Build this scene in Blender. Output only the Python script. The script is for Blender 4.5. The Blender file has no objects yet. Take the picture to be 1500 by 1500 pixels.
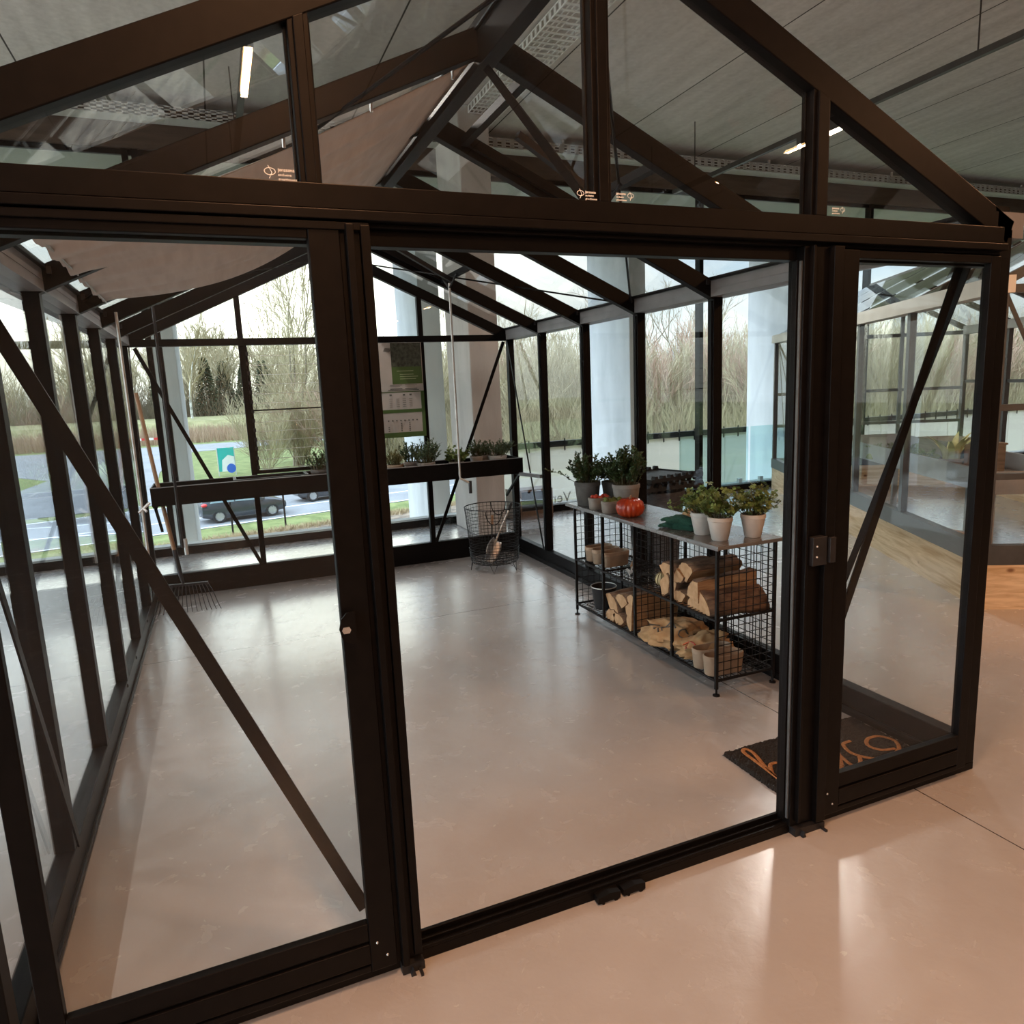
import bpy, math, random
from mathutils import Vector as V, Matrix, noise
C = bpy.context.scene.collection
PI = math.pi
sc = bpy.context.scene

# ------------------------------------------------------------------ materials
def nt(m):
    m.use_nodes = True
    return m.node_tree.nodes, m.node_tree.links, m.node_tree.nodes['Principled BSDF']

def setp(b, **k):
    for n, v in k.items():
        b.inputs[n].default_value = v

def mat(name, c, rough=.5, metal=0., c2=None, scale=8., stretch=(1, 1, 1), detail=4., bump=0., bscale=None, spec=.5, rvar=0., lo=.35, hi=.65):
    """two-tone noise material in object space"""
    m = bpy.data.materials.new(name)
    N, L, b = nt(m)
    setp(b, Roughness=rough, Metallic=metal)
    b.inputs['Specular IOR Level'].default_value = spec
    b.inputs['Base Color'].default_value = (*c, 1)
    if c2 is None and not bump and not rvar:
        c2 = tuple(min(1, x * 1.12) for x in c)
    tc = N.new('ShaderNodeTexCoord'); mp = N.new('ShaderNodeMapping')
    mp.inputs['Scale'].default_value = stretch
    L.new(tc.outputs['Object'], mp.inputs['Vector'])
    no = N.new('ShaderNodeTexNoise'); no.inputs['Scale'].default_value = scale; no.inputs['Detail'].default_value = detail
    L.new(mp.outputs['Vector'], no.inputs['Vector'])
    if c2 is not None:
        r = N.new('ShaderNodeValToRGB')
        r.color_ramp.elements[0].position = lo; r.color_ramp.elements[0].color = (*c, 1)
        r.color_ramp.elements[1].position = hi; r.color_ramp.elements[1].color = (*c2, 1)
        L.new(no.outputs['Fac'], r.inputs['Fac']); L.new(r.outputs['Color'], b.inputs['Base Color'])
    if rvar:
        mr = N.new('ShaderNodeMapRange')
        mr.inputs['From Min'].default_value = .3; mr.inputs['From Max'].default_value = .7
        mr.inputs['To Min'].default_value = rough - rvar; mr.inputs['To Max'].default_value = rough + rvar
        L.new(no.outputs['Fac'], mr.inputs['Value']); L.new(mr.outputs['Result'], b.inputs['Roughness'])
    if bump:
        n2 = no
        if bscale:
            n2 = N.new('ShaderNodeTexNoise'); n2.inputs['Scale'].default_value = bscale; n2.inputs['Detail'].default_value = 5
            L.new(mp.outputs['Vector'], n2.inputs['Vector'])
        bp = N.new('ShaderNodeBump'); bp.inputs['Strength'].default_value = bump; bp.inputs['Distance'].default_value = .02
        L.new(n2.outputs['Fac'], bp.inputs['Height']); L.new(bp.outputs['Normal'], b.inputs['Normal'])
    return m

def math_node(N, L, op, a, b=None):
    n = N.new('ShaderNodeMath'); n.operation = op
    for i, x in enumerate((a, b)):
        if x is None: continue
        if isinstance(x, (int, float)): n.inputs[i].default_value = x
        else: L.new(x, n.inputs[i])
    return n.outputs[0]

def glass_mat(name, tint=(1, 1, 1), f0=.03, gloss=.95):
    m = bpy.data.materials.new(name); m.use_nodes = True
    N, L = m.node_tree.nodes, m.node_tree.links
    N.remove(N['Principled BSDF']); out = N['Material Output']
    g = N.new('ShaderNodeNewGeometry'); dot = N.new('ShaderNodeVectorMath'); dot.operation = 'DOT_PRODUCT'
    L.new(g.outputs['Normal'], dot.inputs[0]); L.new(g.outputs['Incoming'], dot.inputs[1])
    ab = math_node(N, L, 'ABSOLUTE', dot.outputs['Value'])
    inv = math_node(N, L, 'SUBTRACT', 1., ab)
    p5 = math_node(N, L, 'POWER', inv, 5.)
    sc_ = math_node(N, L, 'MULTIPLY', p5, gloss)
    f = math_node(N, L, 'ADD', sc_, f0)
    tr = N.new('ShaderNodeBsdfTransparent'); tr.inputs['Color'].default_value = (*tint, 1)
    gl = N.new('ShaderNodeBsdfGlossy'); gl.inputs['Roughness'].default_value = .0
    mx = N.new('ShaderNodeMixShader')
    L.new(f, mx.inputs[0]); L.new(tr.outputs[0], mx.inputs[1]); L.new(gl.outputs[0], mx.inputs[2])
    L.new(mx.outputs[0], out.inputs['Surface'])
    return m

def emit(name, c, s):
    m = bpy.data.materials.new(name)
    N, L, b = nt(m)
    setp(b, Roughness=.6)
    b.inputs['Base Color'].default_value = (*c, 1)
    b.inputs['Emission Color'].default_value = (*c, 1); b.inputs['Emission Strength'].default_value = s
    return m

def concrete_floor():
    m = bpy.data.materials.new('polished concrete floor'); N, L, b = nt(m)
    tc = N.new('ShaderNodeTexCoord')
    n1 = N.new('ShaderNodeTexNoise'); n1.inputs['Scale'].default_value = .9; n1.inputs['Detail'].default_value = 7; n1.inputs['Roughness'].default_value = .62; n1.inputs['Distortion'].default_value = .2
    n2 = N.new('ShaderNodeTexNoise'); n2.inputs['Scale'].default_value = 9; n2.inputs['Detail'].default_value = 8; n2.inputs['Distortion'].default_value = .5
    n3 = N.new('ShaderNodeTexNoise'); n3.inputs['Scale'].default_value = 160; n3.inputs['Detail'].default_value = 3
    for n in (n1, n2, n3): L.new(tc.outputs['Object'], n.inputs['Vector'])
    r = N.new('ShaderNodeValToRGB'); e = r.color_ramp.elements
    e[0].position = .3; e[0].color = (.315, .305, .30, 1); e[1].position = .7; e[1].color = (.375, .365, .36, 1)
    mix = math_node(N, L, 'ADD', math_node(N, L, 'MULTIPLY', n1.outputs['Fac'], .8), math_node(N, L, 'MULTIPLY', n2.outputs['Fac'], .2))
    L.new(mix, r.inputs['Fac'])
    # sawn joints
    sp = N.new('ShaderNodeSeparateXYZ'); L.new(tc.outputs['Object'], sp.inputs[0])
    jl = None
    for ax, vals in (('X', (2.32, 7.4, -3.0)), ('Y', (2.965, -2.6, 5.95))):
        for v in vals:
            d = math_node(N, L, 'ABSOLUTE', math_node(N, L, 'SUBTRACT', sp.outputs[ax], v))
            k = math_node(N, L, 'LESS_THAN', d, .0028)
            jl = k if jl is None else math_node(N, L, 'MAXIMUM', jl, k)
    mx = N.new('ShaderNodeMixRGB'); mx.inputs['Color2'].default_value = (.05, .042, .038, 1)
    L.new(jl, mx.inputs['Fac']); L.new(r.outputs['Color'], mx.inputs['Color1'])
    L.new(mx.outputs[0], b.inputs['Base Color'])
    mr = N.new('ShaderNodeMapRange'); mr.inputs['From Min'].default_value = .35; mr.inputs['From Max'].default_value = .65
    mr.inputs['To Min'].default_value = .22; mr.inputs['To Max'].default_value = .28
    L.new(n2.outputs['Fac'], mr.inputs['Value']); L.new(mr.outputs[0], b.inputs['Roughness'])
    b.inputs['Specular IOR Level'].default_value = .9
    b.inputs['Coat Weight'].default_value = .85; b.inputs['Coat Roughness'].default_value = .2
    bp = N.new('ShaderNodeBump'); bp.inputs['Strength'].default_value = .22; bp.inputs['Distance'].default_value = .012
    n4 = N.new('ShaderNodeTexNoise'); n4.inputs['Scale'].default_value = 26; n4.inputs['Detail'].default_value = 7; n4.inputs['Distortion'].default_value = .7; L.new(tc.outputs['Object'], n4.inputs['Vector'])
    hh = math_node(N, L, 'ADD', math_node(N, L, 'MULTIPLY', n2.outputs['Fac'], .55), math_node(N, L, 'MULTIPLY', n4.outputs['Fac'], .26)); hh = math_node(N, L, 'ADD', hh, math_node(N, L, 'MULTIPLY', n3.outputs['Fac'], .04))
    L.new(hh, bp.inputs['Height']); L.new(bp.outputs[0], b.inputs['Normal'])
    return m

def concrete_ceiling():
    m = bpy.data.materials.new('precast concrete ceiling'); N, L, b = nt(m)
    tc = N.new('ShaderNodeTexCoord'); mp = N.new('ShaderNodeMapping'); mp.inputs['Scale'].default_value = (3., .35, 1)
    L.new(tc.outputs['Object'], mp.inputs[0])
    n1 = N.new('ShaderNodeTexNoise'); n1.inputs['Scale'].default_value = 2.5; n1.inputs['Detail'].default_value = 8
    L.new(mp.outputs[0], n1.inputs[0])
    n2 = N.new('ShaderNodeTexNoise'); n2.inputs['Scale'].default_value = 22; n2.inputs['Detail'].default_value = 6
    L.new(tc.outputs['Object'], n2.inputs[0])
    s = math_node(N, L, 'ADD', math_node(N, L, 'MULTIPLY', n1.outputs['Fac'], .6), math_node(N, L, 'MULTIPLY', n2.outputs['Fac'], .4))
    r = N.new('ShaderNodeValToRGB'); e = r.color_ramp.elements
    e[0].position = .34; e[0].color = (.50, .465, .44, 1); e[1].position = .66; e[1].color = (.68, .645, .615, 1)
    L.new(s, r.inputs[0])
    sp = N.new('ShaderNodeSeparateXYZ'); L.new(tc.outputs['Object'], sp.inputs[0])
    jl = None
    for v in (-4, -2.6, -1.2, .21, 1.6, 3.1, 4.56, 5.96, 7.4, 8.8, 10.2):
        d = math_node(N, L, 'ABSOLUTE', math_node(N, L, 'SUBTRACT', sp.outputs['X'], v))
        k = math_node(N, L, 'LESS_THAN', d, .007)
        jl = k if jl is None else math_node(N, L, 'MAXIMUM', jl, k)
    mx = N.new('ShaderNodeMixRGB'); mx.inputs['Color2'].default_value = (.06, .05, .045, 1)
    L.new(jl, mx.inputs[0]); L.new(r.outputs[0], mx.inputs[1]); L.new(mx.outputs[0], b.inputs['Base Color'])
    setp(b, Roughness=.9)
    bp = N.new('ShaderNodeBump'); bp.inputs['Strength'].default_value = .3; bp.inputs['Distance'].default_value = .01
    L.new(s, bp.inputs['Height']); L.new(bp.outputs[0], b.inputs['Normal'])
    return m

def pine_mat():
    m = bpy.data.materials.new('pale pine boards'); N, L, b = nt(m)
    tc = N.new('ShaderNodeTexCoord'); mp = N.new('ShaderNodeMapping'); mp.inputs['Scale'].default_value = (1, .8, 9)
    L.new(tc.outputs['Object'], mp.inputs[0])
    w = N.new('ShaderNodeTexNoise'); w.inputs['Scale'].default_value = 3; w.inputs['Detail'].default_value = 6; w.inputs['Distortion'].default_value = .8
    L.new(mp.outputs[0], w.inputs[0])
    r = N.new('ShaderNodeValToRGB'); e = r.color_ramp.elements
    e[0].position = .3; e[0].color = (.50, .33, .17, 1); e[1].position = .62; e[1].color = (.78, .60, .38, 1)
    L.new(w.outputs['Fac'], r.inputs[0])
    vo = N.new('ShaderNodeTexVoronoi'); vo.inputs['Scale'].default_value = 3.2
    mp2 = N.new('ShaderNodeMapping'); mp2.inputs['Scale'].default_value = (1, 1, 1.7); L.new(tc.outputs['Object'], mp2.inputs[0]); L.new(mp2.outputs[0], vo.inputs[0])
    k = N.new('ShaderNodeMapRange'); k.inputs['From Min'].default_value = .05; k.inputs['From Max'].default_value = .11; k.inputs['To Min'].default_value = 1; k.inputs['To Max'].default_value = 0
    L.new(vo.outputs['Distance'], k.inputs[0])
    mx = N.new('ShaderNodeMixRGB'); mx.inputs['Color2'].default_value = (.2, .1, .045, 1)
    L.new(k.outputs[0], mx.inputs[0]); L.new(r.outputs[0], mx.inputs[1]); L.new(mx.outputs[0], b.inputs['Base Color'])
    setp(b, Roughness=.6)
    return m

def burlap_mat(name='burlap'):
    m = bpy.data.materials.new(name); N, L, b = nt(m)
    tc = N.new('ShaderNodeTexCoord')
    n1 = N.new('ShaderNodeTexNoise'); n1.inputs['Scale'].default_value = 12; n1.inputs['Detail'].default_value = 6; L.new(tc.outputs['Object'], n1.inputs[0])
    r = N.new('ShaderNodeValToRGB'); e = r.color_ramp.elements
    e[0].position = .3; e[0].color = (.25, .145, .065, 1); e[1].position = .7; e[1].color = (.40, .26, .13, 1)
    L.new(n1.outputs['Fac'], r.inputs[0]); L.new(r.outputs[0], b.inputs['Base Color'])
    wv = N.new('ShaderNodeTexChecker'); wv.inputs['Scale'].default_value = 260; L.new(tc.outputs['Object'], wv.inputs[0])
    bp = N.new('ShaderNodeBump'); bp.inputs['Strength'].default_value = .35; bp.inputs['Distance'].default_value = .003
    L.new(wv.outputs['Fac'], bp.inputs['Height']); L.new(bp.outputs[0], b.inputs['Normal'])
    setp(b, Roughness=.95)
    return m

M = dict(
    floor=concrete_floor(), ceiling=concrete_ceiling(), pine=pine_mat(), burlap=burlap_mat(),
    black=mat('black powder-coated aluminium', (.0034, .003, .003), .42, .0, c2=(.005, .0043, .0042), scale=30, spec=.1),
    blackin=mat('dark anthracite steel', (.010, .010, .011), .5, c2=(.015, .015, .017), scale=20, spec=.3),
    gutter=mat('grey anodised gutter', (.16, .155, .16), .45, c2=(.2, .195, .2), scale=6),
    anth=mat('anthracite coated profile', (.05, .055, .058), .4, c2=(.065, .07, .073), scale=9),
    creamgut=mat('cream gutter profile', (.62, .60, .54), .5, c2=(.68, .66, .6), scale=6),
    column=mat('cast concrete column', (.58, .59, .62), .8, c2=(.68, .69, .72), scale=2.2, stretch=(2, 2, .6), detail=7, bump=.12, bscale=30),
    columnshade=mat('cast concrete column with indoor shade', (.40, .37, .34), .8, c2=(.48, .45, .42), scale=2.2, stretch=(2, 2, .6), detail=7, bump=.12, bscale=30),  # same concrete as outdoors, with indoor shade put into the colour
    wallc=mat('showroom plaster wall', (.24, .20, .17), .8, c2=(.3, .26, .22), scale=3, detail=6),
    lintel=mat('brown timber lintel', (.085, .055, .038), .55, c2=(.125, .085, .06), scale=3, stretch=(1, 8, 8)),
    soffit=mat('grey canopy soffit', (.46, .45, .42), .8, c2=(.54, .53, .5), scale=1.5),
    glass=glass_mat('clear greenhouse glass', (.985, .99, .987), .02),
    fglass=glass_mat('green-tinted facade glass', (.935, .972, .962), .018),
    tglass=glass_mat('turquoise balustrade glass', (.78, .90, .90), .02),
    cloth=mat('beige shade cloth', (.56, .50, .455), .85, c2=(.64, .58, .53), scale=4, stretch=(6, 1, 1)),
    wire=mat('black wire', (.006, .006, .0065), .5, c2=(.010, .009, .009), scale=40, spec=.2),
    steel=mat('bare steel', (.52, .52, .52), .42, 1., c2=(.62, .62, .62), scale=30),
    alu=mat('brushed aluminium tube', (.45, .43, .4), .4, .7, c2=(.55, .53, .5), scale=20),
    ashwood=mat('ash wood handle', (.20, .105, .05), .5, c2=(.30, .17, .085), scale=4, stretch=(14, 14, 1), detail=5),
    table=mat('grey steel rack top', (.20, .195, .19), .26, .55, c2=(.27, .26, .255), scale=7, rvar=.06),
    potg=mat('grey clay pot', (.20, .175, .155), .85, c2=(.27, .24, .21), scale=14),
    potd=mat('dark grey pot', (.075, .068, .062), .8, c2=(.11, .10, .09), scale=14),
    potw=mat('whitewashed clay pot', (.46, .43, .395), .85, c2=(.54, .51, .47), scale=16, bump=.05),
    potb=mat('buff clay pot', (.22, .16, .11), .85, c2=(.29, .215, .15), scale=16),
    soil=mat('potting soil', (.018, .012, .008), .95, c2=(.045, .03, .02), scale=60, bump=.6),
    leafA=mat('dark shrub leaves', (.018, .042, .012), .45, c2=(.045, .085, .022), scale=18),
    leafB=mat('grey-green thyme leaves', (.045, .078, .035), .55, c2=(.09, .13, .06), scale=18),
    leafC=mat('fresh clover leaves', (.06, .10, .018), .5, c2=(.16, .22, .055), scale=14),
    leafD=mat('yellowish herb leaves', (.10, .10, .03), .55, c2=(.17, .16, .06), scale=18),
    leafE=mat('variegated pale leaves', (.25, .27, .08), .45, c2=(.55, .5, .22), scale=9),
    stem=mat('green-brown stems', (.06, .055, .02), .7, c2=(.10, .08, .035), scale=20),
    pump=mat('red-orange glazed pumpkin', (.26, .02, .005), .25, c2=(.44, .05, .009), scale=6, stretch=(1, 1, .3)),
    red=mat('small red fruits', (.5, .04, .02), .35, c2=(.62, .09, .04), scale=30),
    glove=mat('dark green knit glove', (.004, .045, .028), .9, c2=(.008, .065, .04), scale=90, bump=.4),
    twine=mat('tan twine', (.32, .2, .1), .9, c2=(.48, .33, .18), scale=90, stretch=(1, 6, 1), bump=.4),
    gourd=mat('pale gourd', (.38, .32, .17), .5, c2=(.46, .4, .24), scale=8),
    gourdd=mat('gourd stripe', (.09, .06, .02), .5, c2=(.13, .09, .03), scale=8),
    logw=mat('split firewood', (.24, .125, .055), .85, c2=(.38, .22, .105), scale=6, stretch=(1, 12, 12), detail=6, bump=.4),
    logend=mat('sawn log end', (.34, .20, .10), .9, c2=(.46, .29, .16), scale=9, stretch=(1, 3, 3), bump=.2),
    bark=mat('firewood bark', (.07, .038, .022), .95, c2=(.16, .095, .055), scale=16, stretch=(1, 3, 3), detail=7, bump=.9),
    coir=mat('black coir doormat', (.008, .0065, .0055), 1., c2=(.03, .022, .016), scale=220, bump=1.2),
    coirp=mat('orange-brown doormat print', (.26, .10, .028), .95, c2=(.36, .15, .045), scale=120, bump=.8),
    paper=mat('pale paper poster', (.34, .31, .28), .7, c2=(.38, .34, .31), scale=6),
    pgreen=mat('poster green', (.04, .08, .016), .6, c2=(.05, .095, .02), scale=6),
    pphoto=mat('poster dark planting photograph', (.012, .016, .012), .5, c2=(.06, .075, .055), scale=34, detail=6),
    pink=mat('poster ink', (.06, .06, .055), .7, c2=(.1, .1, .09), scale=6),
    plight=mat('poster light print', (.22, .27, .17), .7, c2=(.26, .31, .2), scale=6),
    white=mat('white print', (.8, .8, .78), .6, c2=(.85, .85, .82), scale=5),
    decal=mat('pale grey window lettering', (.33, .31, .28), .6, c2=(.36, .34, .31), scale=5),
    traywh=mat('galvanised cable tray', (.66, .65, .63), .6, .0, c2=(.74, .73, .71), scale=12),
    lampw=emit('white lamp strip', (1, .86, .66), 14.), lampo=emit('warm lamp strip', (1, .60, .27), 16.),
    lampb=mat('dark lamp housing', (.03, .022, .017), .45, c2=(.045, .035, .028), scale=9),
    basketg=mat('charcoal tub', (.03, .032, .036), .75, c2=(.06, .062, .068), scale=25, stretch=(1, 1, 4)),
    grass=mat('verge grass', (.10, .125, .03), .95, c2=(.19, .215, .07), scale=1.4, detail=9, bump=.5),
    dyke=mat('olive dyke grass', (.17, .16, .065), .95, c2=(.28, .255, .12), scale=.6, detail=9),
    litter=mat('leaf litter', (.20, .165, .10), .98, c2=(.31, .26, .165), scale=.6, detail=9),
    dirt=mat('gravelly soil strip', (.09, .068, .05), .98, c2=(.26, .195, .135), scale=1.8, detail=9, bump=.5),
    asphalt=mat('grey asphalt', (.19, .19, .195), .9, c2=(.24, .24, .245), scale=.5, detail=9),
    roadline=mat('white road paint', (.82, .82, .80), .8),
    reed=mat('dry reeds', (.33, .215, .14), .95, c2=(.46, .33, .225), scale=.8),
    drygrass=mat('dry tan grass', (.31, .225, .12), .95, c2=(.44, .335, .2), scale=2.),
    twig=mat('olive-brown twigs', (.32, .265, .16), .95, c2=(.46, .395, .25), scale=.35),
    twigd=mat('dark bare twigs', (.17, .14, .095), .95, c2=(.28, .235, .16), scale=.3),
    twigr=mat('reddish twigs', (.38, .24, .17), .95, c2=(.48, .33, .24), scale=.5),
    birch=mat('white birch bark', (.62, .6, .54), .9, c2=(.3, .28, .24), scale=.9, lo=.5, hi=.62),
    conif=mat('dark conifer needles', (.045, .06, .03), .95, c2=(.09, .11, .055), scale=.6),
    fence=mat('beige wall panel', (.52, .47, .40), .8, c2=(.58, .53, .455), scale=.4),
    seam=mat('panel seam', (.4, .36, .3), .8),
    carp=mat('dark grey car paint', (.055, .06, .068), .22, .3, c2=(.06, .066, .074), scale=3),
    carg=mat('car window', (.13, .19, .2), .08, c2=(.15, .22, .22), scale=1, spec=.8),
    tyre=mat('tyre rubber', (.02, .02, .02), .8), rim=mat('alloy wheel', (.5, .5, .5), .35, .7),
    tail=mat('red tail lamp', (.6, .03, .03), .3), headl=mat('clear headlamp', (.8, .82, .82), .15),
    teal=mat('teal banner', (.02, .42, .38), .6, c2=(.03, .48, .43), scale=1), blue=mat('blue disc', (.02, .12, .55), .5),
    polec=mat('grey concrete pole', (.5, .49, .46), .9, c2=(.58, .57, .54), scale=1),
    brownwood=mat('brown door frame', (.11, .065, .04), .5, c2=(.15, .09, .055), scale=5, stretch=(8, 8, 1)),
    crate=mat('weathered crate wood', (.11, .085, .06), .8, c2=(.17, .13, .095), scale=6, stretch=(1, 1, 9)),
    terra=mat('terracotta', (.34, .12, .05), .8, c2=(.42, .17, .08), scale=9),
    trough=mat('zinc trough', (.27, .28, .28), .5, .2, c2=(.33, .34, .34), scale=6),
    moss=mat('moss and cuttings', (.07, .10, .02), .95, c2=(.2, .22, .06), scale=14, bump=.8),
)

# ------------------------------------------------------------------ mesh builder
class MB:
    def __init__(s): s.v = []; s.f = []
    def add(s, vs, fs):
        o = len(s.v); s.v += [V(p) for p in vs]; s.f += [tuple(i + o for i in f) for f in fs]; return s
    def box(s, x0, x1, y0, y1, z0, z1):
        return s.add([(x0, y0, z0), (x1, y0, z0), (x1, y1, z0), (x0, y1, z0), (x0, y0, z1), (x1, y0, z1), (x1, y1, z1), (x0, y1, z1)],
                     [(3, 2, 1, 0), (4, 5, 6, 7), (0, 1, 5, 4), (1, 2, 6, 5), (2, 3, 7, 6), (3, 0, 4, 7)])
    def beam(s, p, q, w, h, up=(0, 0, 1)):
        p, q = V(p), V(q); d = (q - p).normalized(); r = d.cross(V(up))
        if r.length < 1e-4: r = d.cross(V((1, 0, 0)))
        r.normalize(); u = r.cross(d).normalized(); r *= w / 2; u *= h / 2
        vs = [p - r - u, p + r - u, p + r + u, p - r + u, q - r - u, q + r - u, q + r + u, q - r + u]
        return s.add(vs, [(0, 1, 2, 3), (7, 6, 5, 4), (0, 4, 5, 1), (1, 5, 6, 2), (2, 6, 7, 3), (3, 7, 4, 0)])
    def tube(s, pts, r, n=8, cap=True):
        pts = [V(p) for p in pts]; rr = r if isinstance(r, (list, tuple)) else [r] * len(pts)
        vs = []; fs = []; prev = None
        for i, p in enumerate(pts):
            d = (pts[min(i + 1, len(pts) - 1)] - pts[max(i - 1, 0)]).normalized()
            a = prev - d * prev.dot(d) if prev is not None else d.cross(V((0, 0, 1)))
            if a.length < 1e-4: a = d.cross(V((1, 0, 0)))
            a.normalize(); b = d.cross(a); prev = a
            vs += [p + (a * math.cos(2 * PI * k / n) + b * math.sin(2 * PI * k / n)) * rr[i] for k in range(n)]
        for i in range(len(pts) - 1):
            for k in range(n):
                k2 = (k + 1) % n
                fs.append((i * n + k, i * n + k2, (i + 1) * n + k2, (i + 1) * n + k))
        if cap: fs += [tuple(range(n))[::-1], tuple((len(pts) - 1) * n + k for k in range(n))]
        return s.add(vs, fs)
    def ring(s, c, r, t, n=32, m=5, ax=2):
        c = V(c); vs = []; fs = []
        for i in range(n):
            a = 2 * PI * i / n
            for j in range(m):
                b = 2 * PI * j / m; rr = r + t * math.cos(b); p = [rr * math.cos(a), rr * math.sin(a), t * math.sin(b)]
                if ax == 0: p = [p[2], p[0], p[1]]
                if ax == 1: p = [p[0], p[2], p[1]]
                vs.append(c + V(p))
        for i in range(n):
            for j in range(m):
                fs.append((i * m + j, ((i + 1) % n) * m + j, ((i + 1) % n) * m + (j + 1) % m, i * m + (j + 1) % m))
        return s.add(vs, fs)
    def lathe(s, prof, n=24, c=(0, 0, 0), d=0., f=None):
        """profile of (r, z); d stretches the round into an oval along y; f(angle, r) modulates the radius"""
        c = V(c); vs = []; fs = []
        for r, z in prof:
            for k in range(n):
                a = 2 * PI * (k + .5) / n; q = f(a, r) if f else r
                y = q * math.sin(a); y += (d if y > 0 else -d) if r > 1e-5 else 0
                vs.append(c + V((q * math.cos(a), y, z)))
        for i in range(len(prof) - 1):
            for k in range(n):
                k2 = (k + 1) % n; fs.append((i * n + k, i * n + k2, (i + 1) * n + k2, (i + 1) * n + k))
        return s.add(vs, fs)
    def prism(s, poly, h0, h1, ax=0):
        """polygon in the two other axes, extruded along ax"""
        n = len(poly)
        def P(a, b, h): return {0: (h, a, b), 1: (a, h, b), 2: (a, b, h)}[ax]
        vs = [P(a, b, h0) for a, b in poly] + [P(a, b, h1) for a, b in poly]
        return s.add(vs, [tuple(range(n))[::-1], tuple(range(n, 2 * n))] + [(i, (i + 1) % n, n + (i + 1) % n, n + i) for i in range(n)])
    def ball(s, c, r, n=10, m=7, sq=(1, 1, 1)):
        return s.lathe([(max(1e-4, r * math.sin(PI * j / m)) , -r * math.cos(PI * j / m) * sq[2]) for j in range(m + 1)], n, c)
    def xf(s, mtx, start=0):
        for i in range(start, len(s.v)): s.v[i] = mtx @ s.v[i]
        return s
    def build(s, name, m, parent=None, world=False, smooth=None, bevel=0):
        me = bpy.data.meshes.new(name); vs = s.v
        if world and parent is not None:
            off = V((0, 0, 0)); q = parent
            while q is not None: off = off + V(q.location); q = q.parent
            vs = [v - off for v in vs]
        me.from_pydata([tuple(v) for v in vs], [], s.f); me.materials.append(M[m] if isinstance(m, str) else m)
        o = bpy.data.objects.new(name, me); C.objects.link(o)
        if parent is not None: o.parent = parent
        if smooth is not None:
            me.polygons.foreach_set('use_smooth', [True] * len(me.polygons)); me.set_sharp_from_angle(angle=math.radians(smooth))
        if bevel:
            b = o.modifiers.new('edge', 'BEVEL'); b.width = bevel; b.segments = 2; b.limit_method = 'ANGLE'
        return o

def tag(o, label=None, cat=None, group=None, kind=None):
    if label: o['label'] = label
    if cat: o['category'] = cat
    if group: o['group'] = group
    if kind: o['kind'] = kind
    return o
def thing(name, label, cat, loc=(0, 0, 0), rz=0., group=None):
    o = bpy.data.objects.new(name, None); C.objects.link(o); o.empty_display_size = .1
    o.location = loc; o.rotation_euler = (0, 0, rz); return tag(o, label, cat, group)
def struct(name, mb, m, label, parent=None, **k):
    o = mb.build(name, m, parent, **k); o['kind'] = 'structure'; o['label'] = label; return o
def kids(o): return [c for c in bpy.data.objects if c.parent is o]
def copy_tree(o, parent=None):
    c = o.copy(); C.objects.link(c)
    if parent is not None: c.parent = parent
    for k in kids(o): copy_tree(k, c)
    return c
def place(src, used, loc, rz=0., label=None, group=None, s=1.):
    o = src if not used else copy_tree(src)
    o.location = loc; o.rotation_euler = (0, 0, rz); o.scale = (s, s, s)
    if label: o['label'] = label
    if group: o['group'] = group
    return o
def text_mesh(name, txt, size, mtx, m, parent=None, ext=.0006, shear=0., bold=0.):
    cu = bpy.data.curves.new(name, 'FONT'); cu.body = txt; cu.size = size; cu.extrude = ext; cu.shear = shear; cu.offset = bold; cu.resolution_u = 3
    t = bpy.data.objects.new(name, cu); C.objects.link(t)
    me = bpy.data.meshes.new_from_object(t); bpy.data.objects.remove(t); me.transform(mtx); me.name = name
    me.materials.clear(); me.materials.append(M[m]); o = bpy.data.objects.new(name, me); C.objects.link(o)
    if parent is not None: o.parent = parent
    return o

# ------------------------------------------------------------------ camera
R = ((.92333, -.38163, -.0428), (-.10493, -.14351, -.98407), (.3694, .91311, -.17255))
cam = bpy.data.cameras.new('camera'); cam.sensor_width = 36; cam.lens = 1042.32 / 1500 * 36; cam.clip_start = .05; cam.clip_end = 600
co = bpy.data.objects.new('camera', cam); C.objects.link(co)
m3 = Matrix((R[0], tuple(-x for x in R[1]), tuple(-x for x in R[2]))).transposed()
co.matrix_world = Matrix.Translation((0, -1.748, 1.58)) @ m3.to_4x4()
sc.camera = co

# ------------------------------------------------------------------ the showroom shell
struct('floor', MB().box(-9, 15, -9, 6.42, -.3, 0), 'floor', 'polished warm-grey concrete floor of the showroom')
struct('ceiling', MB().box(-9, 15, -9, 6.42, 4.35, 4.65), 'ceiling', 'grey precast concrete ceiling with long panel joints')
struct('wall_rear', MB().box(-9, 15, -9.2, -9, 0, 4.35), 'wallc', 'plain showroom wall behind the viewer')
struct('wall_left', MB().box(-9.2, -9, -9, 6.42, 0, .3).box(-9.2, -9, -9, 6.42, 3.9, 4.35), 'wallc', 'low sill wall and lintel at far left')
for i in range(5):
    a = -9 + i * 3.084; w = struct('window_%d' % (i + 11), MB().box(-9.15, -9.05, a, a + .06, .3, 3.9), 'black', 'tall side window with slim black frame'); MB().box(-9.105, -9.095, a + .06, a + 3.084, .3, 3.9).build('glass_pane', 'fglass', w)
struct('wall_right', MB().box(15, 15.2, -9, 6.42, 0, 4.35), 'wallc', 'plain showroom wall at far right')
struct('trim_1', MB().box(-9, 15, 6.30, 6.42, 3.97, 4.35), 'lintel', 'brown lintel band along the top of the glazed facade')
struct('trim_2', MB().box(-9, 15, 6.30, 6.42, 0, .085), 'black', 'black bottom rail of the glazed facade')
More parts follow.
